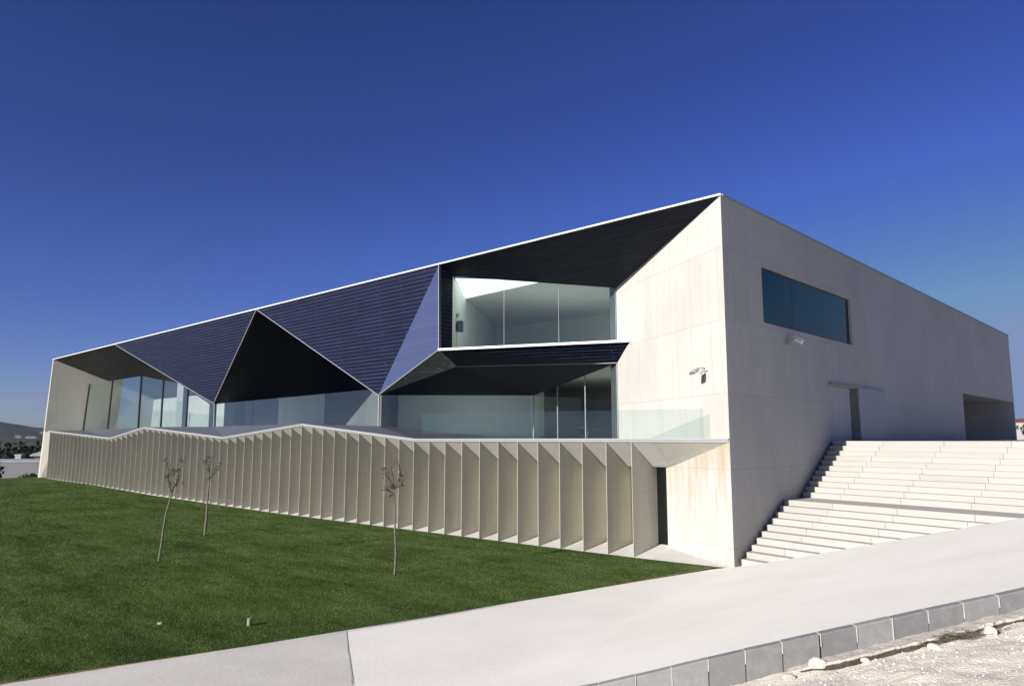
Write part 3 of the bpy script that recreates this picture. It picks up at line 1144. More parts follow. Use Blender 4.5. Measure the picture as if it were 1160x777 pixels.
# --- tile facets
R0, R1, R2, R3, R4 = V((-63.85, 0, TOPZ)), V((-48.7, 0, TOPZ)), V((-27.25, 0, TOPZ)), V((-12.28, 0, TOPZ)), V((0, 0, TOPZ))
L1, L2, L3 = V((-33.6, .8, 5.52)), V((-17.22, .8, 5.35)), V((-12.22, 0, 6.90))
G0t, G1t = V((-12.41, .86, 10.01)), V((-6.2, 3.53, 9.04))
G0b, G1b = V((-12.41, .86, 6.92)), V((-6.2, 3.53, 6.92))
P0 = V((-5.24, 2.985, 6.90))
A2, A3 = V((-12.92, 1.61, 6.40)), V((-6.2, 3.53, 6.22))
slab('tiled_facet', [R1, R2, L1], 0.12, M['tile'], B)
slab('tiled_facet', [R2, R3, L2], 0.12, M['tile'], B)
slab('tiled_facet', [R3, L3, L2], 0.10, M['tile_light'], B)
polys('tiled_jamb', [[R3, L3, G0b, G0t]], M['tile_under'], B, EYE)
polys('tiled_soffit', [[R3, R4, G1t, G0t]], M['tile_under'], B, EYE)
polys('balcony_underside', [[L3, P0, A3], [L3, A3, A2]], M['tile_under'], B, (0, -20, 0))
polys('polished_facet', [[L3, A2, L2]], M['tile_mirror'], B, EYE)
# deep dark soffits
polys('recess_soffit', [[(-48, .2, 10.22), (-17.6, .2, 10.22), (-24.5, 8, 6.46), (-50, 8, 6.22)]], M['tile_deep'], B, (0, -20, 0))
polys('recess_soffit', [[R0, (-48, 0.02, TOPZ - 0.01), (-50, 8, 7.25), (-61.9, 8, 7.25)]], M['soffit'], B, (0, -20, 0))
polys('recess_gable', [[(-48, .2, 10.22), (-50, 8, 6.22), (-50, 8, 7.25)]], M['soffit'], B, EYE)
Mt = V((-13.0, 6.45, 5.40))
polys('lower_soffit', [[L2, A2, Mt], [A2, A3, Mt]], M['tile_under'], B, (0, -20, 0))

# light metal edge trims
T = 0.026
for a, b in ((R1, L1), (L1, R2), (R2, L2), (L2, L3), (R3, L3)):
    off = V((0, -0.02, 0))
    bar('edge_trim', [a + off, b + off], T, T, M['trim'], B, (0, 1, 0.2))
bar('balcony_edge', [L3 + V((-.02, -.02, 0)), P0 + V((0.0, -0.0, 0))], 0.08, 0.085, M['metal_white'], B)
bar('edge_trim', [A2 + V((0, -.02, -.01)), A3 + V((0, -.02, -.01))], T, T, M['metal_grey'], B, (0, 1, 0.2))

# --- zigzag ledge over the fins
LEDGE = [(-63.45, 4.12), (-48.3, 3.49), (-41.94, 4.19), (-30.44, 3.50), (-22.15, 4.12), (-13.63, 3.40), (-0.02, 3.40)]
def ledge_z(x): return piece(x, LEDGE)
bm = bmesh.new()
for (xa, za), (xb, zb) in zip(LEDGE[:-1], LEDGE[1:]):
    add_bar(bm, (xa, 0.02, za), (xb, 0.02, zb), 0.14, 0.05)
mesh_obj('ledge', bm, M['trim'], B, recalc=True)
bm = bmesh.new()
for (xa, za), (xb, zb) in zip(LEDGE[:-1], LEDGE[1:]):
    add_bar(bm, (xa, 0.045, za - .055), (xb, 0.045, zb - .055), 0.12, 0.05)
mesh_obj('ledge_shadow_gap', bm, M['metal_grey'], B, recalc=True)

Wb, Kb, L1b, L2b = V((-63.85, 2.75, 4.20)), V((-45.9, 1.0, 4.22)), V((-33.5, .82, 4.14)), V((-17.2, .82, 3.98))
Lz = [V((x, 0.06, z + 0.02)) for x, z in LEDGE]
polys('terrace_slope', [[Lz[0], Lz[1], Wb], [Lz[1], Kb, Wb], [Lz[1], Lz[2], Kb], [Lz[2], Lz[3], L1b, Kb], [Lz[3], Lz[4], L1b],
                        [Lz[4], L2b, L1b], [Lz[4], Lz[5], L2b], [Lz[5], (-13.0, 6.5, 3.36), L2b]], M['zinc'], B, (-20, -5, 60))
polys('terrace_room', [[(-47.5, 11, 4.0), (-39, 11, 4.0), (-39, 11, 6.6), (-47.5, 11, 6.6)]], M['dark_room'], B, EYE)
polys('terrace_floor', [[Wb, Kb, L1b, L2b, (-24.5, 8.2, 4.1), (-63.5, 8.2, 4.1)]], M['floor_in'], B, (-20, 0, 60))
polys('terrace_floor', [[(-13.6, .06, 3.38), (-0.1, .06, 3.38), (-6.3, 3.6, 3.38), (-13.0, 6.5, 3.37)]], M['floor_in'], B, (-20, 0, 60))

# --- fins
FZ = [(-66, 0.06), (-52, -0.02), (-40, -0.17), (-25, -0.26), (-9, -0.2), (-3, -0.12), (0, -0.06)]
FX = [-3.24 - 0.95 * i for i in range(64)]
FX = [x for x in FX if x > -63.3]
for x in FX:
    bm = bmesh.new()
    zt = ledge_z(x) - 0.075
    zb = piece(x, FZ) - 0.1
    th = 0.018
    pr = [(0.0, zb), (0.0, zt), (1.32, zt), (1.32, zb)]
    a = [bm.verts.new((x - (0.006 if y < .5 else 0.035), y, z)) for y, z in pr]
    b = [bm.verts.new((x + (0.006 if y < .5 else 0.035), y, z)) for y, z in pr]
    bm.faces.new(a)
    bm.faces.new(b[::-1])
    for i in range(4):
        j = (i + 1) % 4
        bm.faces.new((a[i], b[i], b[j], a[j]))
    bmesh.ops.recalc_face_normals(bm, faces=bm.faces)
    me = mesh_obj('fin', bm, M['fin_concrete'], B)
# splayed soffits and sills between the fins
xa_ = [-63.4] + FX[::-1] + [-0.12]
so_, si_, bk_ = [], [], []
brk = sorted(set([x for x in FX] + [-63.4] + [q[0] for q in LEDGE[1:-1]]))
brk = brk + [-0.0]
for a, b in zip(brk[:-1], brk[1:]):
    za, zb = ledge_z(a) - .08, ledge_z(b) - .08
    if b > -1: continue
    so_.append([(a, 0.01, za), (b, 0.01, zb), (b, 1.04, zb - .77), (a, 1.04, za - .77)])
    bk_.append([(a, 1.3, piece(a, FZ) - .3), (b, 1.3, piece(b, FZ) - .3), (b, 1.3, zb - .5), (a, 1.3, za - .5)])
    so_.append([(a, 1.04, za - .77), (b, 1.04, zb - .77), (b, 1.3, zb - .77), (a, 1.3, za - .77)])
    si_.append([(a, -0.06, piece(a, FZ) + 0.02), (b, -0.06, piece(b, FZ) + 0.02), (b, 1.3, piece(b, FZ) + .27), (a, 1.3, piece(a, FZ) + .27)])
polys('bay_soffit', so_, M['concrete'], B, (-30, -20, -20))
polys('bay_sill', si_, M['concrete'], B, (-30, -20, 60))
polys('bay_back_wall', bk_, M['fin_concrete'], B, (-30, -60, 2))
# the last bay by the corner: soffit, sill, narrow window, splay wall with run-off stains
q3 = -3.24
polys('corner_soffit', [[(q3, 0.01, 3.32), (-0.03, 0.01, 3.32), (-2.0, 0.82, 2.70), (-2.55, 1.04, 2.55), (q3, 1.04, 2.55)]], M['concrete'], B, (-3, -20, -5))
polys('corner_splay_wall', [[(0, 0, -.5), (0, 0, 3.36), (-2.72, 1.1, 3.36), (-2.72, 1.1, -.5)], [(-2.72, 1.1, -.5), (-2.72, 1.1, 3.3), (-2.72, 1.4, 3.3), (-2.72, 1.4, -.5)]], M['concrete_stained'], B, EYE)
polys('corner_sill', [[(q3, -0.06, -.105), (-0.02, -0.06, -.03), (-2.72, 1.12, 0.16), (-2.72, 1.34, 0.17), (q3, 1.34, 0.17)]], M['concrete'], B, (-3, -20, 50))
bm = bmesh.new()
add_box(bm, q3 + .05, -2.7, 1.345, 1.36, 0.1, 3.3)
nw = mesh_obj('narrow_window', bm, M['glass'], B, recalc=True)
polys('narrow_room', [[(q3, 2.2, 0), (-2.6, 2.2, 0), (-2.6, 2.2, 3.3), (q3, 2.2, 3.3)]], M['room_white'], B, EYE)

# --- terrace glazing
def glass_run(name, pts, zb, zt, n, mull=None, mat='glass', th=0.02, mw=0.05, lean=0.0):
    """vertical panes between plan points a and b; heights interpolate"""
    (ax, ay), (bx, by) = pts
    root = None
    for i in range(n):
        t0, t1 = i / n, (i + 1) / n
        e = 0.006 / math.hypot(bx - ax, by - ay)
        pa, pb = V((lerp(ax, bx, t0 + e), lerp(ay, by, t0 + e), 0)), V((lerp(ax, bx, t1 - e), lerp(ay, by, t1 - e), 0))
        q = [pa + V((0, 0, lerp(*zb, t0))), pb + V((0, 0, lerp(*zb, t1))), pb + V((lean * (1 - t1), 0, lerp(*zt, t1))), pa + V((lean * (1 - t0), 0, lerp(*zt, t0)))]
        o_ = slab(name, q, th, M[mat], B)
        if mull:
            for t in ([t0] if i < n - 1 else [t0, t1]):
                p = V((lerp(ax, bx, t), lerp(ay, by, t), 0))
                bar('mullion', [p + V((0, 0, lerp(*zb, t))), p + V((lean * (1 - t), 0, lerp(*zt, t)))], mw, mw, M[mull], o_, (0, 1, 0))


glass_run('glass_pane', [(-63.75, 2.75), (-45.9, 1.0)], (4.2, 4.22), (8.28, 7.90), 2, 'metal_dark', mw=0.11, lean=0.85)
glass_run('glass_pane', [(-45.9, 1.0), (-33.62, .92)], (4.2, 4.12), (7.90, 6.30), 3, 'metal_dark', mw=0.10)
glass_run('glass_pane', [(-33.55, .86), (-17.25, .86)], (4.1, 3.9), (5.50, 5.64), 10, None)
bar('corner_post', [L1b, (-33.55, .82, 5.5)], 0.05, 0.05, M['metal_grey'], B, (0, 1, 0))
bar('corner_post', [L2b, (-17.2, .82, 5.33)], 0.05, 0.05, M['metal_grey'], B, (0, 1, 0))
glass_run('glass_pane', [(-17.15, .95), (-13.0, 6.42)], (3.36, 3.36), (5.36, 5.40), 4, None)
glass_run('glass_pane', [(-13.0, 6.42), (-6.25, 3.56)], (3.36, 3.36), (5.40, 6.22), 3, 'metal_grey', mw=0.03)
# guard glass on the right-hand terrace
glass_run('guard_pane', [(-13.4, .14), (-0.86, .14)], (3.40, 3.40), (4.41, 4.27), 5, None, 'glass_thin', 0.016)

# terrace back wall
polys('terrace_wall', [[(-63.5, 8.0, 4.0), (-47.5, 8.0, 4.0), (-47.5, 8.0, 7.3), (-63.3, 8.0, 7.3)]], M['room_grey'], B, EYE)
polys('terrace_wall', [[(-39, 8.0, 4.0), (-33, 8.0, 4.0), (-33, 8.0, 6.5), (-39, 8.0, 6.5)]], M['room_white'], B, EYE)
polys('terrace_window_wall', [[(-47.5, 8.0, 4.0), (-39, 8.0, 4.0), (-39, 8.0, 6.6), (-47.5, 8.0, 6.6)]], M['glass_dark'], B, EYE)
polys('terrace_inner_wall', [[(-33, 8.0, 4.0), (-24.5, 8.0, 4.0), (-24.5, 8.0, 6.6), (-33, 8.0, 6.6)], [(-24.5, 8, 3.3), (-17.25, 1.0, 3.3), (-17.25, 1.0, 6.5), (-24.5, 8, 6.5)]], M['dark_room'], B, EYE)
bm = bmesh.new()
add_box(bm, -50.4, -49.2, 5.4, 5.8, 4.05, 7.9)
mesh_obj('terrace_pier', bm, M['metal_grey'], B, recalc=True)

# --- upper glazed room
WL = V((-19, 10, 0))
ns = 3
for i in range(ns):
    t0, t1 = i / ns + 0.001, (i + 1) / ns - 0.001
    slab('glass_pane', [G0b.lerp(G1b, t0), G0b.lerp(G1b, t1), G0t.lerp(G1t, t1), G0t.lerp(G1t, t0)], 0.02, M['glass'], B)
for t in (1 / 3, 2 / 3, 0.995):
    bar('mullion', [G0b.lerp(G1b, t) + V((.01, -.02, 0)), G0t.lerp(G1t, t) + V((.01, -.02, 0))], 0.014, 0.014, M['trim'], B, (0, 1, 0))
polys('upper_floor', [[L3, P0, G1b, (-3, 12, 6.9), (-19, 10, 6.9), G0b]], M['room_floor'], B, (-9, 5, 60))
C1, C2, C3 = V((-14.05, 3.1, 9.62)), V((-9.2, 2.75, 9.60)), V((-6.2, 3.6, 9.60))
polys('upper_ceiling', [[C1, C2, C3, (-3, 12, 9.6), (-19, 10, 9.6)]], M['room_white'], B, (-9, 5, 5))
polys('upper_side_wall', [[(-12.42, .87, 6.9), (-19, 10, 6.9), (-19, 10, 9.6), C1, (-12.42, .87, 10.05)]], M['room_white'], B, EYE)
polys('upper_back_wall', [[(-19, 10, 6.9), (-3, 12, 6.9), (-3, 12, 9.6), (-19, 10, 9.6)]], M['room_white'], B, EYE)
polys('skylight', [[(-12.63, 1.18, 10.02), (-8.85, 2.55, 9.55), C1]], M['skylight'], B, (-9, 5, 5))  # added triangle that glows in place of daylight under the ceiling

# --- lower interior
polys('lower_floor', [[(-17.2, 1.0, 3.35), (-13.0, 6.45, 3.35), (-6.2, 3.6, 3.35), (-3, 16, 3.35), (-26, 16, 3.35)]], M['room_floor'], B, (-9, 5, 60))
polys('lower_ceiling', [[Mt + V((0, .02, .0)), A3 + V((0, .02, 0)), (-3, 16, 6.3), (-26, 16, 6.3), L2 + V((0, .1, .05))]], M['room_white'], B, (-9, 5, 0))
polys('lower_back_wall', [[(-26, 16, 3.3), (-3, 16, 3.3), (-3, 16, 6.4), (-26, 16, 6.4)]], M['room_white'], B, EYE)
polys('lower_side_wall', [[(-24.5, 8, 3.3), (-26, 16, 3.3), (-26, 16, 6.5), (-24.5, 8, 6.5)]], M['room_white'], B, EYE)
polys('lower_partition', [[(-19.4, 3.6, 3.36), (-15.2, 9.1, 3.36), (-15.2, 9.1, 6.0), (-19.4, 3.6, 5.8)]], M['room_white'], B, EYE)  # added pale screen, catching sun to brighten the panes before it
bm = bmesh.new()
add_box(bm, -14.4, -13.9, 7.8, 8.2, 3.36, 6.2)
mesh_obj('pillar', bm, M['plaster'], B, recalc=True)


# ================================================================== FIXTURES AND FURNITURE
# speaker on the side wall of the glazed upper room
wd_ = V((-6.58, 9.13, 0)).normalized()
wn_ = V((wd_.y, -wd_.x, 0))
c0 = V((-12.42, .87, 0)) + wd_ * 0.75
sp = empty('wall_speaker', 'small dark loudspeaker on the white side wall inside the upper glazed room', 'speaker', (c0.x, c0.y, 8.0))
def lbox(bm, c, ax, up, dims):
    """box centred at c; ax outward axis, dims = (outward, side, up)"""
    ax = V(ax).normalized(); up = V(up).normalized(); sd_ = up.cross(ax).normalized()
    r = [V(c) + ax * (i * dims[0] / 2) + sd_ * (j * dims[1] / 2) + up * (k_ * dims[2] / 2) for i in (-1, 1) for j in (-1, 1) for k_ in (-1, 1)]
    v_ = [bm.verts.new(q) for q in r]
    for f_ in ((0, 1, 3, 2), (4, 6, 7, 5), (0, 4, 5, 1), (2, 3, 7, 6), (0, 2, 6, 4), (1, 5, 7, 3)):
        bm.faces.new([v_[i] for i in f_])
bm = bmesh.new()
lbox(bm, c0 + wn_ * 0.16 + V((0, 0, 8.05)), wn_, (0, 0, 1), (0.24, 0.26, 0.46))
bmesh.ops.bevel(bm, geom=list(bm.edges), offset=0.02, segments=2, affect='EDGES')
mesh_obj('cabinet', bm, M['black'], sp, recalc=True)
bm = bmesh.new()
add_tube(bm, [c0 + V((0, 0, 8.1)), c0 + wn_ * 0.06 + V((0, 0, 8.1))], 0.03)
mesh_obj('bracket', bm, M['metal_grey'], sp, recalc=True)
sp2 = empty('wall_sensor', 'tiny dark sensor box on the white wall just above the loudspeaker', 'sensor', (c0.x, c0.y, 8.48))
bm = bmesh.new()
lbox(bm, c0 + wn_ * 0.05 + V((0, 0, 8.52)), wn_, (0, 0, 1), (0.08, 0.12, 0.14))
mesh_obj('housing', bm, M['metal_grey'], sp2, recalc=True)

# table on the lower floor behind the glass
tb = empty('table', 'small dark pedestal table standing behind the lower glass wall near the white splayed wall', 'table', (-9.35, 5.75, 3.36))
bm = bmesh.new()
add_prism(bm, [(-9.35 + .44 * math.cos(a), 5.75 + .44 * math.sin(a)) for a in np.linspace(0, 2 * math.pi, 24, endpoint=False)], 3.86, 3.90)
mesh_obj('tabletop', bm, M['black'], tb, recalc=True)
bm = bmesh.new()
add_tube(bm, [(-9.35, 5.75, 3.37), (-9.35, 5.75, 3.86)], 0.06, 10)
mesh_obj('pedestal', bm, M['black'], tb, recalc=True)
bm = bmesh.new()
add_prism(bm, [(-9.35 + .24 * math.cos(a), 5.75 + .24 * math.sin(a)) for a in np.linspace(0, 2 * math.pi, 20, endpoint=False)], 3.355, 3.38)
mesh_obj('foot', bm, M['black'], tb, recalc=True)

# spotlight on the sunny splayed wall
sc_ = V(on_splay(1.03, 5.33))
wnv = V((WS.y, -WS.x, 0))
if wnv.dot(V(EYE) - sc_) < 0: wnv = -wnv
fl = empty('spotlight', 'wall spotlight on an arm on the sunlit white splayed wall, casting a dark shadow', 'spotlight', sc_)
bm = bmesh.new()
lbox(bm, sc_ + wnv * 0.03 + V((0, 0, 0.12)), wnv, (0, 0, 1), (0.05, 0.12, 0.14))
mesh_obj('wall_plate', bm, M['white_plastic'], fl, recalc=True)
bm = bmesh.new()
sd_w = V((0, 0, 1)).cross(wnv).normalized()
if sd_w.x > 0: sd_w = -sd_w                    # towards the left in the picture
add_tube(bm, [sc_ + wnv * 0.05 + V((0, 0, .14)), sc_ + wnv * 0.26 + V((0, 0, .12)), sc_ + wnv * 0.40 + V((0, 0, .06))], 0.018, 8)
mesh_obj('arm', bm, M['metal_grey'], fl, recalc=True)
bm = bmesh.new()
hd = (wnv * 0.75 - sd_w * 0.25 + V((0, 0, -0.45))).normalized()
hc = sc_ + wnv * 0.42 + V((0, 0, 0.02))
lbox(bm, hc, hd, (sd_w * 0.1 + V((0, 0, 1))), (0.22, 0.24, 0.10))
bmesh.ops.bevel(bm, geom=list(bm.edges), offset=0.015, segments=2, affect='EDGES')
mesh_obj('lamp_head', bm, M['metal_grey'], fl, recalc=True)
bm = bmesh.new()
lbox(bm, hc + hd * 0.113, hd, (sd_w * 0.1 + V((0, 0, 1))), (0.01, 0.2, 0.07))
mesh_obj('lens', bm, M['lens'], fl, recalc=True)
bm = bmesh.new()
add_tube(bm, [sc_ + wnv * 0.06 + V((0, 0, .13)), sc_ + sd_w * 0.16 + wnv * 0.07 + V((0, 0, .07)), sc_ + sd_w * 0.34 + wnv * 0.06 + V((0, 0, .0))], 0.012, 6)
mesh_obj('cable', bm, M['metal_grey'], fl, recalc=True)

# camera on the shaded right wall
pc = V((0, 4.05, 6.47))
scam = empty('security_camera', 'white bullet security camera on the shaded right facade under the long window', 'security camera', pc)
bm = bmesh.new()
lbox(bm, pc + V((0.03, 0, 0)), (1, 0, 0), (0, 0, 1), (0.06, 0.16, 0.16))
mesh_obj('wall_plate', bm, M['metal_grey'], scam, recalc=True)
bm = bmesh.new()
add_tube(bm, [pc + V((0.05, 0, 0)), pc + V((0.2, 0.02, 0.02)), pc + V((0.24, 0.1, 0.05))], 0.03, 8)
mesh_obj('bracket', bm, M['metal_grey'], scam, recalc=True)
bm = bmesh.new()
dv = V((0.25, 0.85, -0.30)).normalized()
add_tube(bm, [pc + V((0.25, 0.02, 0.1)), pc + V((0.25, 0.02, 0.1)) + dv * 0.04, pc + V((0.25, 0.02, 0.1)) + dv * 0.36], [0.045, 0.06, 0.06], 12)
mesh_obj('housing', bm, M['white_plastic'], scam, recalc=True)
bm = bmesh.new()
q = pc + V((0.25, 0.02, 0.165)) + dv * 0.2
lbox(bm, q, dv, (0, 0.3, 1), (0.42, 0.15, 0.014))
mesh_obj('sun_shield', bm, M['white_plastic'], scam, recalc=True)


# ================================================================== SAPLINGS
RV = V((0.7247, 0.689, 0))


def sapling(label, base, ppm, trunk, limbs, clusters, r0, seed):
    """trunk / limbs: (right, up) outlines in pixels of the picture, ppm = pixels per metre there"""
    rr = random.Random(seed)
    root = empty('sapling', label, 'tree', base, 'young bare trees on the lawn')
    def w_(p, dep=0.0): return V(base) + RV * (p[0] / ppm) + V((0, 0, p[1] / ppm)) + V((-0.689, 0.7247, 0)) * dep
    bm = bmesh.new()
    tp = [w_(p, 0.03 * math.sin(i * 1.7)) for i, p in enumerate(trunk)]
    n = len(tp)
    add_tube(bm, [tp[0] - V((0, 0, .06))] + tp, [r0 * 1.25] + [r0 * lerp(1.0, 0.55, i / (n - 1)) for i in range(n)], 8)
    mesh_obj('trunk', bm, M['bark'], root, smooth=True, recalc=True)
    for ln in limbs:
        bm = bmesh.new()
        dep = rr.uniform(-0.25, 0.25)
        m_ = len(ln)
        pts = [w_(p, dep * i / (m_ - 1)) for i, p in enumerate(ln)]
        rad = [r0 * lerp(0.5, 0.16, i / (m_ - 1)) for i in range(m_)]
        add_tube(bm, pts, rad, 6)
        for i in range(1, m_):
            for _ in range(3):
                a = pts[i - 1].lerp(pts[i], rr.random())
                d = V((rr.uniform(-1, 1), rr.uniform(-1, 1), rr.uniform(0.1, 1.2))).normalized()
                L = rr.uniform(0.10, 0.34)
                mid = a + d * L * .5 + V((rr.uniform(-.03, .03), rr.uniform(-.03, .03), 0))
                add_tube(bm, [a, mid, a + d * L], [r0 * .16, r0 * .12, r0 * .07], 4)
        mesh_obj('branch', bm, M['twig'], root, recalc=True)
    bm = bmesh.new()
    for cx_, cy_, sz in clusters:
        c = w_((cx_, cy_), rr.uniform(-.1, .1))
        for _ in range(int(20 * sz)):
            q = c + V((rr.gauss(0, .05), rr.gauss(0, .05), rr.gauss(0, .045))) * sz
            u = V((rr.uniform(-1, 1), rr.uniform(-1, 1), rr.uniform(-1, 1))).normalized()
            v = u.cross(V((rr.uniform(-1, 1), rr.uniform(-1, 1), rr.uniform(-1, 1)))).normalized()
            s_ = rr.uniform(.018, .04)
            add_poly(bm, [q - u * s_, q + v * s_ * .5, q + u * s_, q - v * s_ * .5])
    mesh_obj('withered_leaves', bm, M['leaf_dead'], root)
    return root


M['leaf_dead'] = plain('withered_leaf', (0.03, 0.027, 0.024), 0.9, 0, 0.1, 0.3, 12)
sapling('bare sapling at left of the lawn, leaning right, with forked crown of dark twigs', (-13.07, -9.94, -0.12), 38.67,
        [(0, 0), (1.3, 16), (3.2, 34), (5.5, 52), (8.6, 68), (10.3, 76)],
        [[(10, 76), (7.5, 85), (6, 93), (8, 100), (3, 115)], [(10, 76), (13, 84), (14.5, 92), (16, 103), (20, 113)],
         [(7.5, 85), (3, 92), (2, 104)], [(13, 82), (18, 90), (19, 98)]],
        [(7, 97, 1.5), (10.5, 99, 1.1), (14.5, 84, 1.3), (4, 93, .7), (2, 113, .6), (19, 113, .7), (8, 82, .8), (16, 100, .7)], 0.035, 1)
sapling('straight bare sapling near the fins, with a wide two-armed fork at its top', (-18.17, -6.31, -0.14), 30.17,
        [(0, 0), (.8, 22), (1.5, 45), (2.6, 62)],
        [[(2.6, 62), (1, 70), (-2, 78), (-4.5, 82)], [(2.6, 62), (6, 67), (10, 73), (14, 81)], [(1, 70), (1.5, 80), (1.2, 87)]],
        [(2.6, 62.5, .6), (-4, 81, 1.2), (10, 73, 1.3), (1, 86.5, .8), (13, 80, .5), (0, 73, .5)], 0.045, 2)
sapling('bare sapling nearest the path, thin straight trunk with loose twiggy crown', (-6.23, -6.59, -0.14), 43.2,
        [(0, 0), (.6, 16), (.9, 30), (-.3, 47), (-1, 66), (-2, 83), (-3, 98)],
        [[(-3, 98), (-7, 106), (-11, 112), (-15, 119)], [(-3, 98), (2, 105), (4.5, 114), (4, 122), (0, 128)], [(-2.3, 90), (-8, 95), (-17, 95)],
         [(-3, 98), (-4, 110), (-7, 120), (-1, 133)], [(-2, 97), (5, 100), (7, 108)]],
        [(-12, 113, 1.3), (-15.5, 119, .9), (-10, 95, 1.2), (-5, 89, .8), (-3, 99, .9), (6, 100, .6), (4, 112, .6), (-8, 107, .6), (3, 107, .5)], 0.032, 3)


# ================================================================== ROCKS AND DEBRIS
def rock(name, label, c, dims, mat, seed, cat='rock', group=None, rot=0):
    bm = bmesh.new()
    bmesh.ops.create_icosphere(bm, subdivisions=3, radius=1)
    for v in bm.verts:
        d = v.co.normalized()
        n_ = 1 + 0.22 * noise.noise(d * 1.3 + V((seed, 0, 0))) + 0.10 * noise.noise(d * 3.1 + V((0, seed, 0))) + .03 * noise.noise(d * 9 + V((0, seed, 0)))
        v.co = V((d.x * dims[0], d.y * dims[1], d.z * dims[2])) * n_
    bmesh.ops.rotate(bm, verts=bm.verts, cent=(0, 0, 0), matrix=Matrix.Rotation(rot, 3, 'Z'))
    bmesh.ops.translate(bm, verts=bm.verts, vec=c)
    return tag(mesh_obj(name, bm, mat, smooth=True), label, cat, group)


k = NT('pale_rock')
p = k.n('ShaderNodeNewGeometry').outputs['Position']
k.l(k.ramp(k.noise(p, 12, 6, 0.7), [(0.33, (0.46, 0.415, 0.34)), (0.62, (0.60, 0.555, 0.475))]), k.b.inputs['Base Color'])
k.setp(0.9, 0.15)
k.bump(k.noise(p, 35, 5, 0.7), 0.6, 0.012)
M['rock'] = k.m


def gz(x, y, up=0.0): return (x, y, gravel_z(x, y) + gravel_bump(x, y) + up)


rock('rock', 'round cream rock lying against the kerb where the broken mortar edge begins', (6.30, -10.36, gravel_z(6.30, -10.36) + 0.06), (.105, .085, .07), M['rock'], 1.3)
rock('rock', 'small pale rock leaning on the upper side of the dry brush pile', gz(7.1, -9.42, .04), (.07, .055, .05), M['rock'], 4.1)
rock('rock', 'flat white stone just below the dry brush pile', gz(7.36, -9.86, .03), (.08, .06, .035), M['rock'], 6.1)
rock('rock', 'angular pale rock at the right end of the dry brush pile', gz(7.80, -9.45, .04), (.065, .05, .06), M['rock'], 8.7)
rock('rock', 'lone cream pebble in the gravel below the middle of the broken mortar edge', gz(6.75, -10.18, .02), (.05, .04, .03), M['rock'], 11.2)
rock('rock', 'broken tan lump under the start of the mortar edge', gz(6.12, -10.72, .02), (.07, .05, .04), M['haunch'], 2.2, rot=.6)
rock('boulder', 'half buried ochre boulder by the kerb at the right edge of the photo', gz(8.05, -8.35, .02), (.26, .18, .09), M['haunch'], 14.0, 'boulder')

# loose stones
vs_, fs_ = [], []
ico = bmesh.new()
bmesh.ops.create_icosphere(ico, subdivisions=1, radius=1)
iv = np.array([v.co[:] for v in ico.verts])
if_ = np.array([[v.index for v in f.verts] for f in ico.faces])
ico.free()
cnt = 0
while cnt < 1500:
    x, y = rng.uniform(3.8, 9.2), rng.uniform(-13, -7.6)
    if gravel_z(x, y) < -0.3: continue
    # keep to the gravel side of the kerb
    ky = np.interp(x, [2.2, 4.25, 6.15, 7.93, 9.8], [-13.15, -11.6, -10.1, -8.3, -6.35])
    if y > ky - 0.2: continue
    r = min(0.03, 0.005 * (1 / rng.uniform(0.12, 1)) ** 0.8)
    q = iv * rng.uniform(0.75, 1.25, iv.shape) * np.array([r, r * rng.uniform(.6, 1), r * rng.uniform(.45, .8)])
    a = rng.uniform(0, 6.28)
    R_ = np.array([[math.cos(a), -math.sin(a), 0], [math.sin(a), math.cos(a), 0], [0, 0, 1]])
    q = q @ R_.T + np.array([x, y, gravel_z(x, y) + gravel_bump(x, y) + r * .25])
    fs_.append(if_ + cnt * len(iv))
    vs_.append(q)
    cnt += 1
k = NT('loose_stone')
isl = k.n('ShaderNodeNewGeometry').outputs['Random Per Island']
k.l(k.ramp(isl, [(0.0, (0.30, 0.25, 0.19)), (0.3, (0.50, 0.45, 0.37)), (1.0, (0.66, 0.61, 0.53))]), k.b.inputs['Base Color'])
k.setp(0.9, 0.15)
M['stone'] = k.m
tag(fast_mesh('loose_stones', np.concatenate(vs_), np.concatenate(fs_), M['stone']), 'scattered small stones in the pale gravel', 'stones', kind='stuff')

# dry brush pile
bm = bmesh.new()
rr = random.Random(5)
for i in range(230):
    t = rr.gauss(0, .38)
    c = V((7.45, -9.55, 0)) + V((0.80, 0.42, 0)) * t * 0.62 + V((-.42, .8, 0)) * rr.gauss(0, .07)
    z = gravel_z(c.x, c.y) + gravel_bump(c.x, c.y) + abs(rr.gauss(0, .035)) * max(0.2, 1 - abs(t))
    d = V((0.8 + rr.gauss(0, .5), .42 + rr.gauss(0, .5), rr.gauss(0, .22))).normalized()
    L = rr.uniform(.05, .16)
    c.z = z + .012
    add_tube(bm, [c - d * L / 2, c + V((0, 0, rr.uniform(0, .02))), c + d * L / 2], rr.uniform(.0015, .004), 4, cap=False)
M['brush'] = plain('dry_brush', (0.10, 0.085, 0.065), 0.9, 0, 0.1, 0.4, 10)
tag(mesh_obj('dead_brush', bm, M['brush'], recalc=True), 'low tangle of dark dry twigs lying on the gravel below the kerb', 'dead brush')

# two pale bits on the lawn
M['pale_green'] = plain('pale_green_block', (0.20, 0.28, 0.16), 0.8, 0, 0.2, 0.1, 12)
rock('stone', 'flat pale stone on the lawn, left one of the two below the saplings', (-5.2, -12.94, -0.09), (.075, .055, .04), M['pale_green'], 3.3, 'stone')
bm = bmesh.new()
lbox(bm, V((-3.9, -11.8, -0.04)), (1, .3, 0), (0.1, -.05, 1), (0.07, 0.09, 0.16))
bmesh.ops.bevel(bm, geom=list(bm.edges), offset=0.012, segments=2, affect='EDGES')
tag(mesh_obj('marker_block', bm, M['pale_green'], recalc=True), 'small upright pale block standing in the lawn, right of the flat stone', 'block')


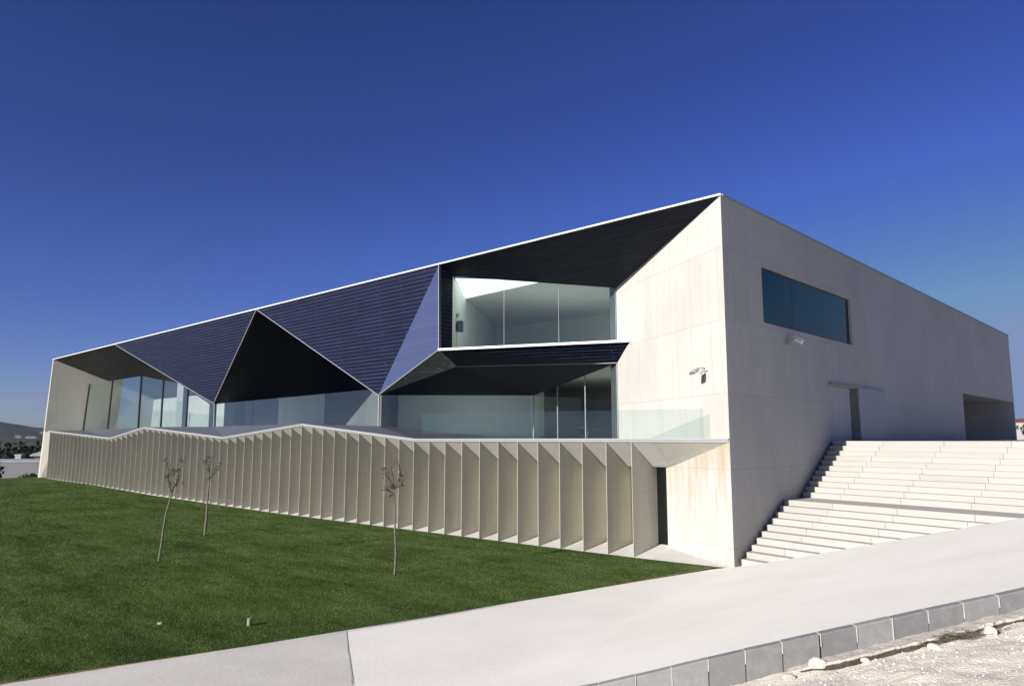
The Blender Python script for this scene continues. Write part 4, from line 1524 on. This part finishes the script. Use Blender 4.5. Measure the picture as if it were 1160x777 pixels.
# ================================================================== FAR LEFT AND RIGHT
def leaf_cloud(bm, c, rad, n, s0, rr):
    for _ in range(n):
        d = V((rr.gauss(0, 1), rr.gauss(0, 1), rr.gauss(0, 1))).normalized() * (rr.random() ** 0.4)
        q = V(c) + V((d.x * rad[0], d.y * rad[1], d.z * rad[2]))
        u = V((rr.uniform(-1, 1), rr.uniform(-1, 1), rr.uniform(-1, 1))).normalized()
        v = u.cross(V((rr.uniform(-1, 1), rr.uniform(-1, 1), rr.uniform(-1, 1)))).normalized()
        s_ = s0 * rr.uniform(.6, 1.4)
        add_poly(bm, [q - u * s_, q + v * s_ * .6, q + u * s_, q - v * s_ * .6])


k = NT('dark_foliage')
isl = k.n('ShaderNodeNewGeometry').outputs['Random Per Island']
k.l(k.ramp(isl, [(0, (0.012, 0.022, 0.010)), (1, (0.036, 0.052, 0.022))]), k.b.inputs['Base Color'])
k.setp(0.8, 0.2)
M['foliage'] = k.m


def shrub(label, c, r, h, seed, n=900, group=None, name='shrub', cat='shrub'):
    rr = random.Random(seed)
    root = empty(name, label, cat, c, group)
    bm = bmesh.new()
    for i in range(5):
        a = rr.uniform(0, 6.28)
        leaf_cloud(bm, V(c) + V((math.cos(a) * r * .45, math.sin(a) * r * .45, h * rr.uniform(.4, .7))), (r * .6, r * .6, h * .38), n // 5, r * .1, rr)
    mesh_obj('crown', bm, M['foliage'], root)
    bm = bmesh.new()
    for i in range(4):
        a = rr.uniform(0, 6.28)
        add_tube(bm, [V(c) - V((0, 0, .1)), V(c) + V((math.cos(a) * r * .3, math.sin(a) * r * .3, h * .6))], [r * .05, r * .02], 5)
    mesh_obj('stem', bm, M['twig'], root, recalc=True)


shrub('dark shrub at the far left edge of the lawn in front of the grey warehouse', (-75.6, -2.4, -1.5), 1.9, 3.2, 11)
shrub('low dark shrub beside the far left corner of the building', (-78.0, 2.4, -1.9), 1.2, 2.0, 12)
shrub('dark green bush behind the right end of the building', (-10.6, 112, 3.3), 1.6, 2.5, 13)

# far wood: one mass
bm = bmesh.new()
rr = random.Random(21)
for i in range(170):
    x = rr.uniform(-250, -170)
    y = rr.uniform(-10, 120)
    h = rr.uniform(5.5, 8.2)
    leaf_cloud(bm, (x, y, -5 + h * .55), (h * .55, h * .55, h * .5), 90, .75, rr)
tag(mesh_obj('wood', bm, M['foliage']), 'dark belt of trees in the valley beyond the warehouse', 'wood', kind='stuff')

# warehouse
M['pale_wall'] = plain('pale_render', (0.15, 0.15, 0.155), 0.8, 0, 0.2, 0.06, .3)
M['white_wall'] = plain('white_render', (0.34, 0.32, 0.30), 0.8, 0, 0.2, 0.05, .3)
M['grey_roof'] = plain('grey_sheet_roof', (0.30, 0.30, 0.32), 0.7, 0, 0.3, 0.1, .5)
M['red_roof'] = plain('red_tile_roof', (0.13, 0.055, 0.04), 0.8, 0, 0.2, 0.2, .5)


def block(name, label, cat, c, dims, rot, wall, roof, pitch=0.0, group=None):
    """simple far building: walls + roof as parts"""
    root = empty(name, label, cat, c, group)
    mt = Matrix.Translation(c) @ Matrix.Rotation(rot, 4, 'Z')
    a, b, h = dims[0] / 2, dims[1] / 2, dims[2]
    bm = bmesh.new()
    add_box(bm, -a, a, -b, b, -4, h)
    bmesh.ops.transform(bm, matrix=mt, verts=bm.verts)
    wl = mesh_obj('wall', bm, wall, root)
    bm = bmesh.new()
    e = 0.25
    if pitch:
        pr = [(-b - e, h + .02), (0, h + pitch), (b + e, h + .02), (b + e, h - .15), (-b - e, h - .15)]
        va = [bm.verts.new((-a - e, y, z)) for y, z in pr]
        vb = [bm.verts.new((a + e, y, z)) for y, z in pr]
        bm.faces.new(va); bm.faces.new(vb[::-1])
        for i in range(5):
            j = (i + 1) % 5
            bm.faces.new((va[i], vb[i], vb[j], va[j]))
    else:
        add_box(bm, -a - e * .3, a + e * .3, -b - e * .3, b + e * .3, h + .004, h + .2)
    bmesh.ops.transform(bm, matrix=mt, verts=bm.verts)
    mesh_obj('roof', bm, roof, root, recalc=True)
    bm = bmesh.new()
    for i in range(3):
        x = lerp(-a * .7, a * .7, i / 2)
        add_box(bm, x - .08 * a, x + .08 * a, -b - .03, -b + .02, h * .35, h * .7)
    bmesh.ops.transform(bm, matrix=mt, verts=bm.verts)
    mesh_obj('window', bm, M['metal_dark'], root)
    return root


bm = bmesh.new()
wh = empty('warehouse', 'long low pale grey warehouse wall beyond the far left end of the lawn', 'warehouse', (-110, 6, -5))
mt = Matrix.Translation((-110, 6, -5)) @ Matrix.Rotation(math.radians(46), 4, 'Z')
add_box(bm, -22, 16, 0, 12, 0, 5.35)
bmesh.ops.transform(bm, matrix=mt, verts=bm.verts)
mesh_obj('wall', bm, M['pale_wall'], wh)
bm = bmesh.new()
add_box(bm, -22.1, 16.1, -0.1, 12.1, 5.354, 5.5)
bmesh.ops.transform(bm, matrix=mt, verts=bm.verts)
mesh_obj('roof', bm, M['grey_roof'], wh)
block('shed', 'grey roofed shed with dark red eaves rising behind the warehouse', 'shed', (-124, 20, -5), (9, 9, 6.0), math.radians(46), M['red_roof'], M['grey_roof'], .9)
block('roof_hut', 'small white hut at the left of the red eaved shed', 'hut', (-124, 12, -5), (0.9, 0.9, 5.9), math.radians(46), M['white_wall'], M['white_wall'])

# houses scattered on the far hill
HN = ['white house highest on the far left hill', 'cream house left of centre on the far left hill', 'long white villa below the ridge of the far left hill',
      'small pale house at the foot of the far left hill', 'low white house lowest on the far left hill near the trees', 'grey house at the right of the far left hill']
bpy.context.view_layer.update()
HILLS = [o for o in bpy.data.objects if o.name.split('.')[0] in ('hill', 'hills')]


def ground_at(x, y):
    z = -5.2
    for o in HILLS:
        ok, loc, nrm, i = o.ray_cast((x, y, 300), (0, 0, -1))
        if ok: z = max(z, loc.z)
    return z


for (x, y, dims, rt, rf, lb) in ((-1235, 226, (9, 6, 3.2), .3, 'red_roof', HN[0]), (-1160, 246, (7, 6, 3.2), 1.0, 'grey_roof', HN[1]), (-1140, 214, (13, 6, 2.8), .75, 'white_wall', HN[2]),
                                 (-1045, 222, (6, 5, 2.8), .8, 'red_roof', HN[3]), (-1015, 228, (11, 6, 2.4), .8, 'white_wall', HN[4]), (-1180, 282, (8, 6, 3), .6, 'grey_roof', HN[5])):
    block('house', lb, 'house', (x, y, ground_at(x, y) - .3), dims, rt + math.radians(20), M['white_wall'] if rf != 'grey_roof' else M['pale_wall'], M[rf], 1.2 if rf == 'red_roof' else 0, 'houses on the far hill')
block('house', 'small white house on the tan hill behind the right end of the building', 'house', (-40, 300, 5.5), (9, 7, 4), .3, M['white_wall'], M['red_roof'], 1.2)

# trees behind the viewpoint (they show in the glass)
def big_tree(label, c, h, seed):
    rr = random.Random(seed)
    root = empty('tree', label, 'tree', c, 'trees across the road mirrored in the glass')
    bm = bmesh.new()
    add_tube(bm, [V(c), V(c) + V((.1, 0, h * .3)), V(c) + V((0, .1, h * .62))], [h * .035, h * .028, h * .012], 8)
    mesh_obj('trunk', bm, M['bark'], root, smooth=True, recalc=True)
    bm = bmesh.new()
    for i in range(9):
        a = rr.uniform(0, 6.28)
        leaf_cloud(bm, V(c) + V((math.cos(a) * h * .2, math.sin(a) * h * .2, h * rr.uniform(.42, .85))), (h * .17, h * .17, h * .14), 260, .12, rr)
    mesh_obj('crown', bm, M['foliage'], root)


TL_ = ['tall dark tree across the road, highest in the lower glass reflection', 'broad dark tree across the road left of the tallest one', 'low round tree across the road, right of the tallest one',
       'small dark tree farther along the road, mirrored in the guard glass', 'distant dark tree mirrored near the pointed tile facet']
for (x, y, z, h), lb in zip(((-20, -62, 0, 3.9), (-27, -66, 0, 3.3), (-13, -64, 0, 3.0), (12, -70, 2.3, 3.5), (-46, -72, -.4, 4.0)), TL_):
    big_tree(lb, (x, y, z - .3), h, int(x * 3 + 200))

# ================================================================== AIR
bm = bmesh.new()
add_box(bm, -2600, 2600, -2600, 2600, -6.2, 75)
hz = mesh_obj('haze', bm, None)
hm = bpy.data.materials.new('haze_air')
hm.use_nodes = True
ht = hm.node_tree
ht.nodes.clear()
ho = ht.nodes.new('ShaderNodeOutputMaterial')
hv = ht.nodes.new('ShaderNodeVolumePrincipled')
hv.inputs['Color'].default_value = (0.80, 0.88, 1.0, 1)
hv.inputs['Density'].default_value = 0.00009
hv.inputs['Anisotropy'].default_value = 0.3
ht.links.new(hv.outputs[0], ho.inputs['Volume'])
hz.data.materials.append(hm)
tag(hz, 'thin blue air between the lawn and the far hills', 'haze', kind='stuff')
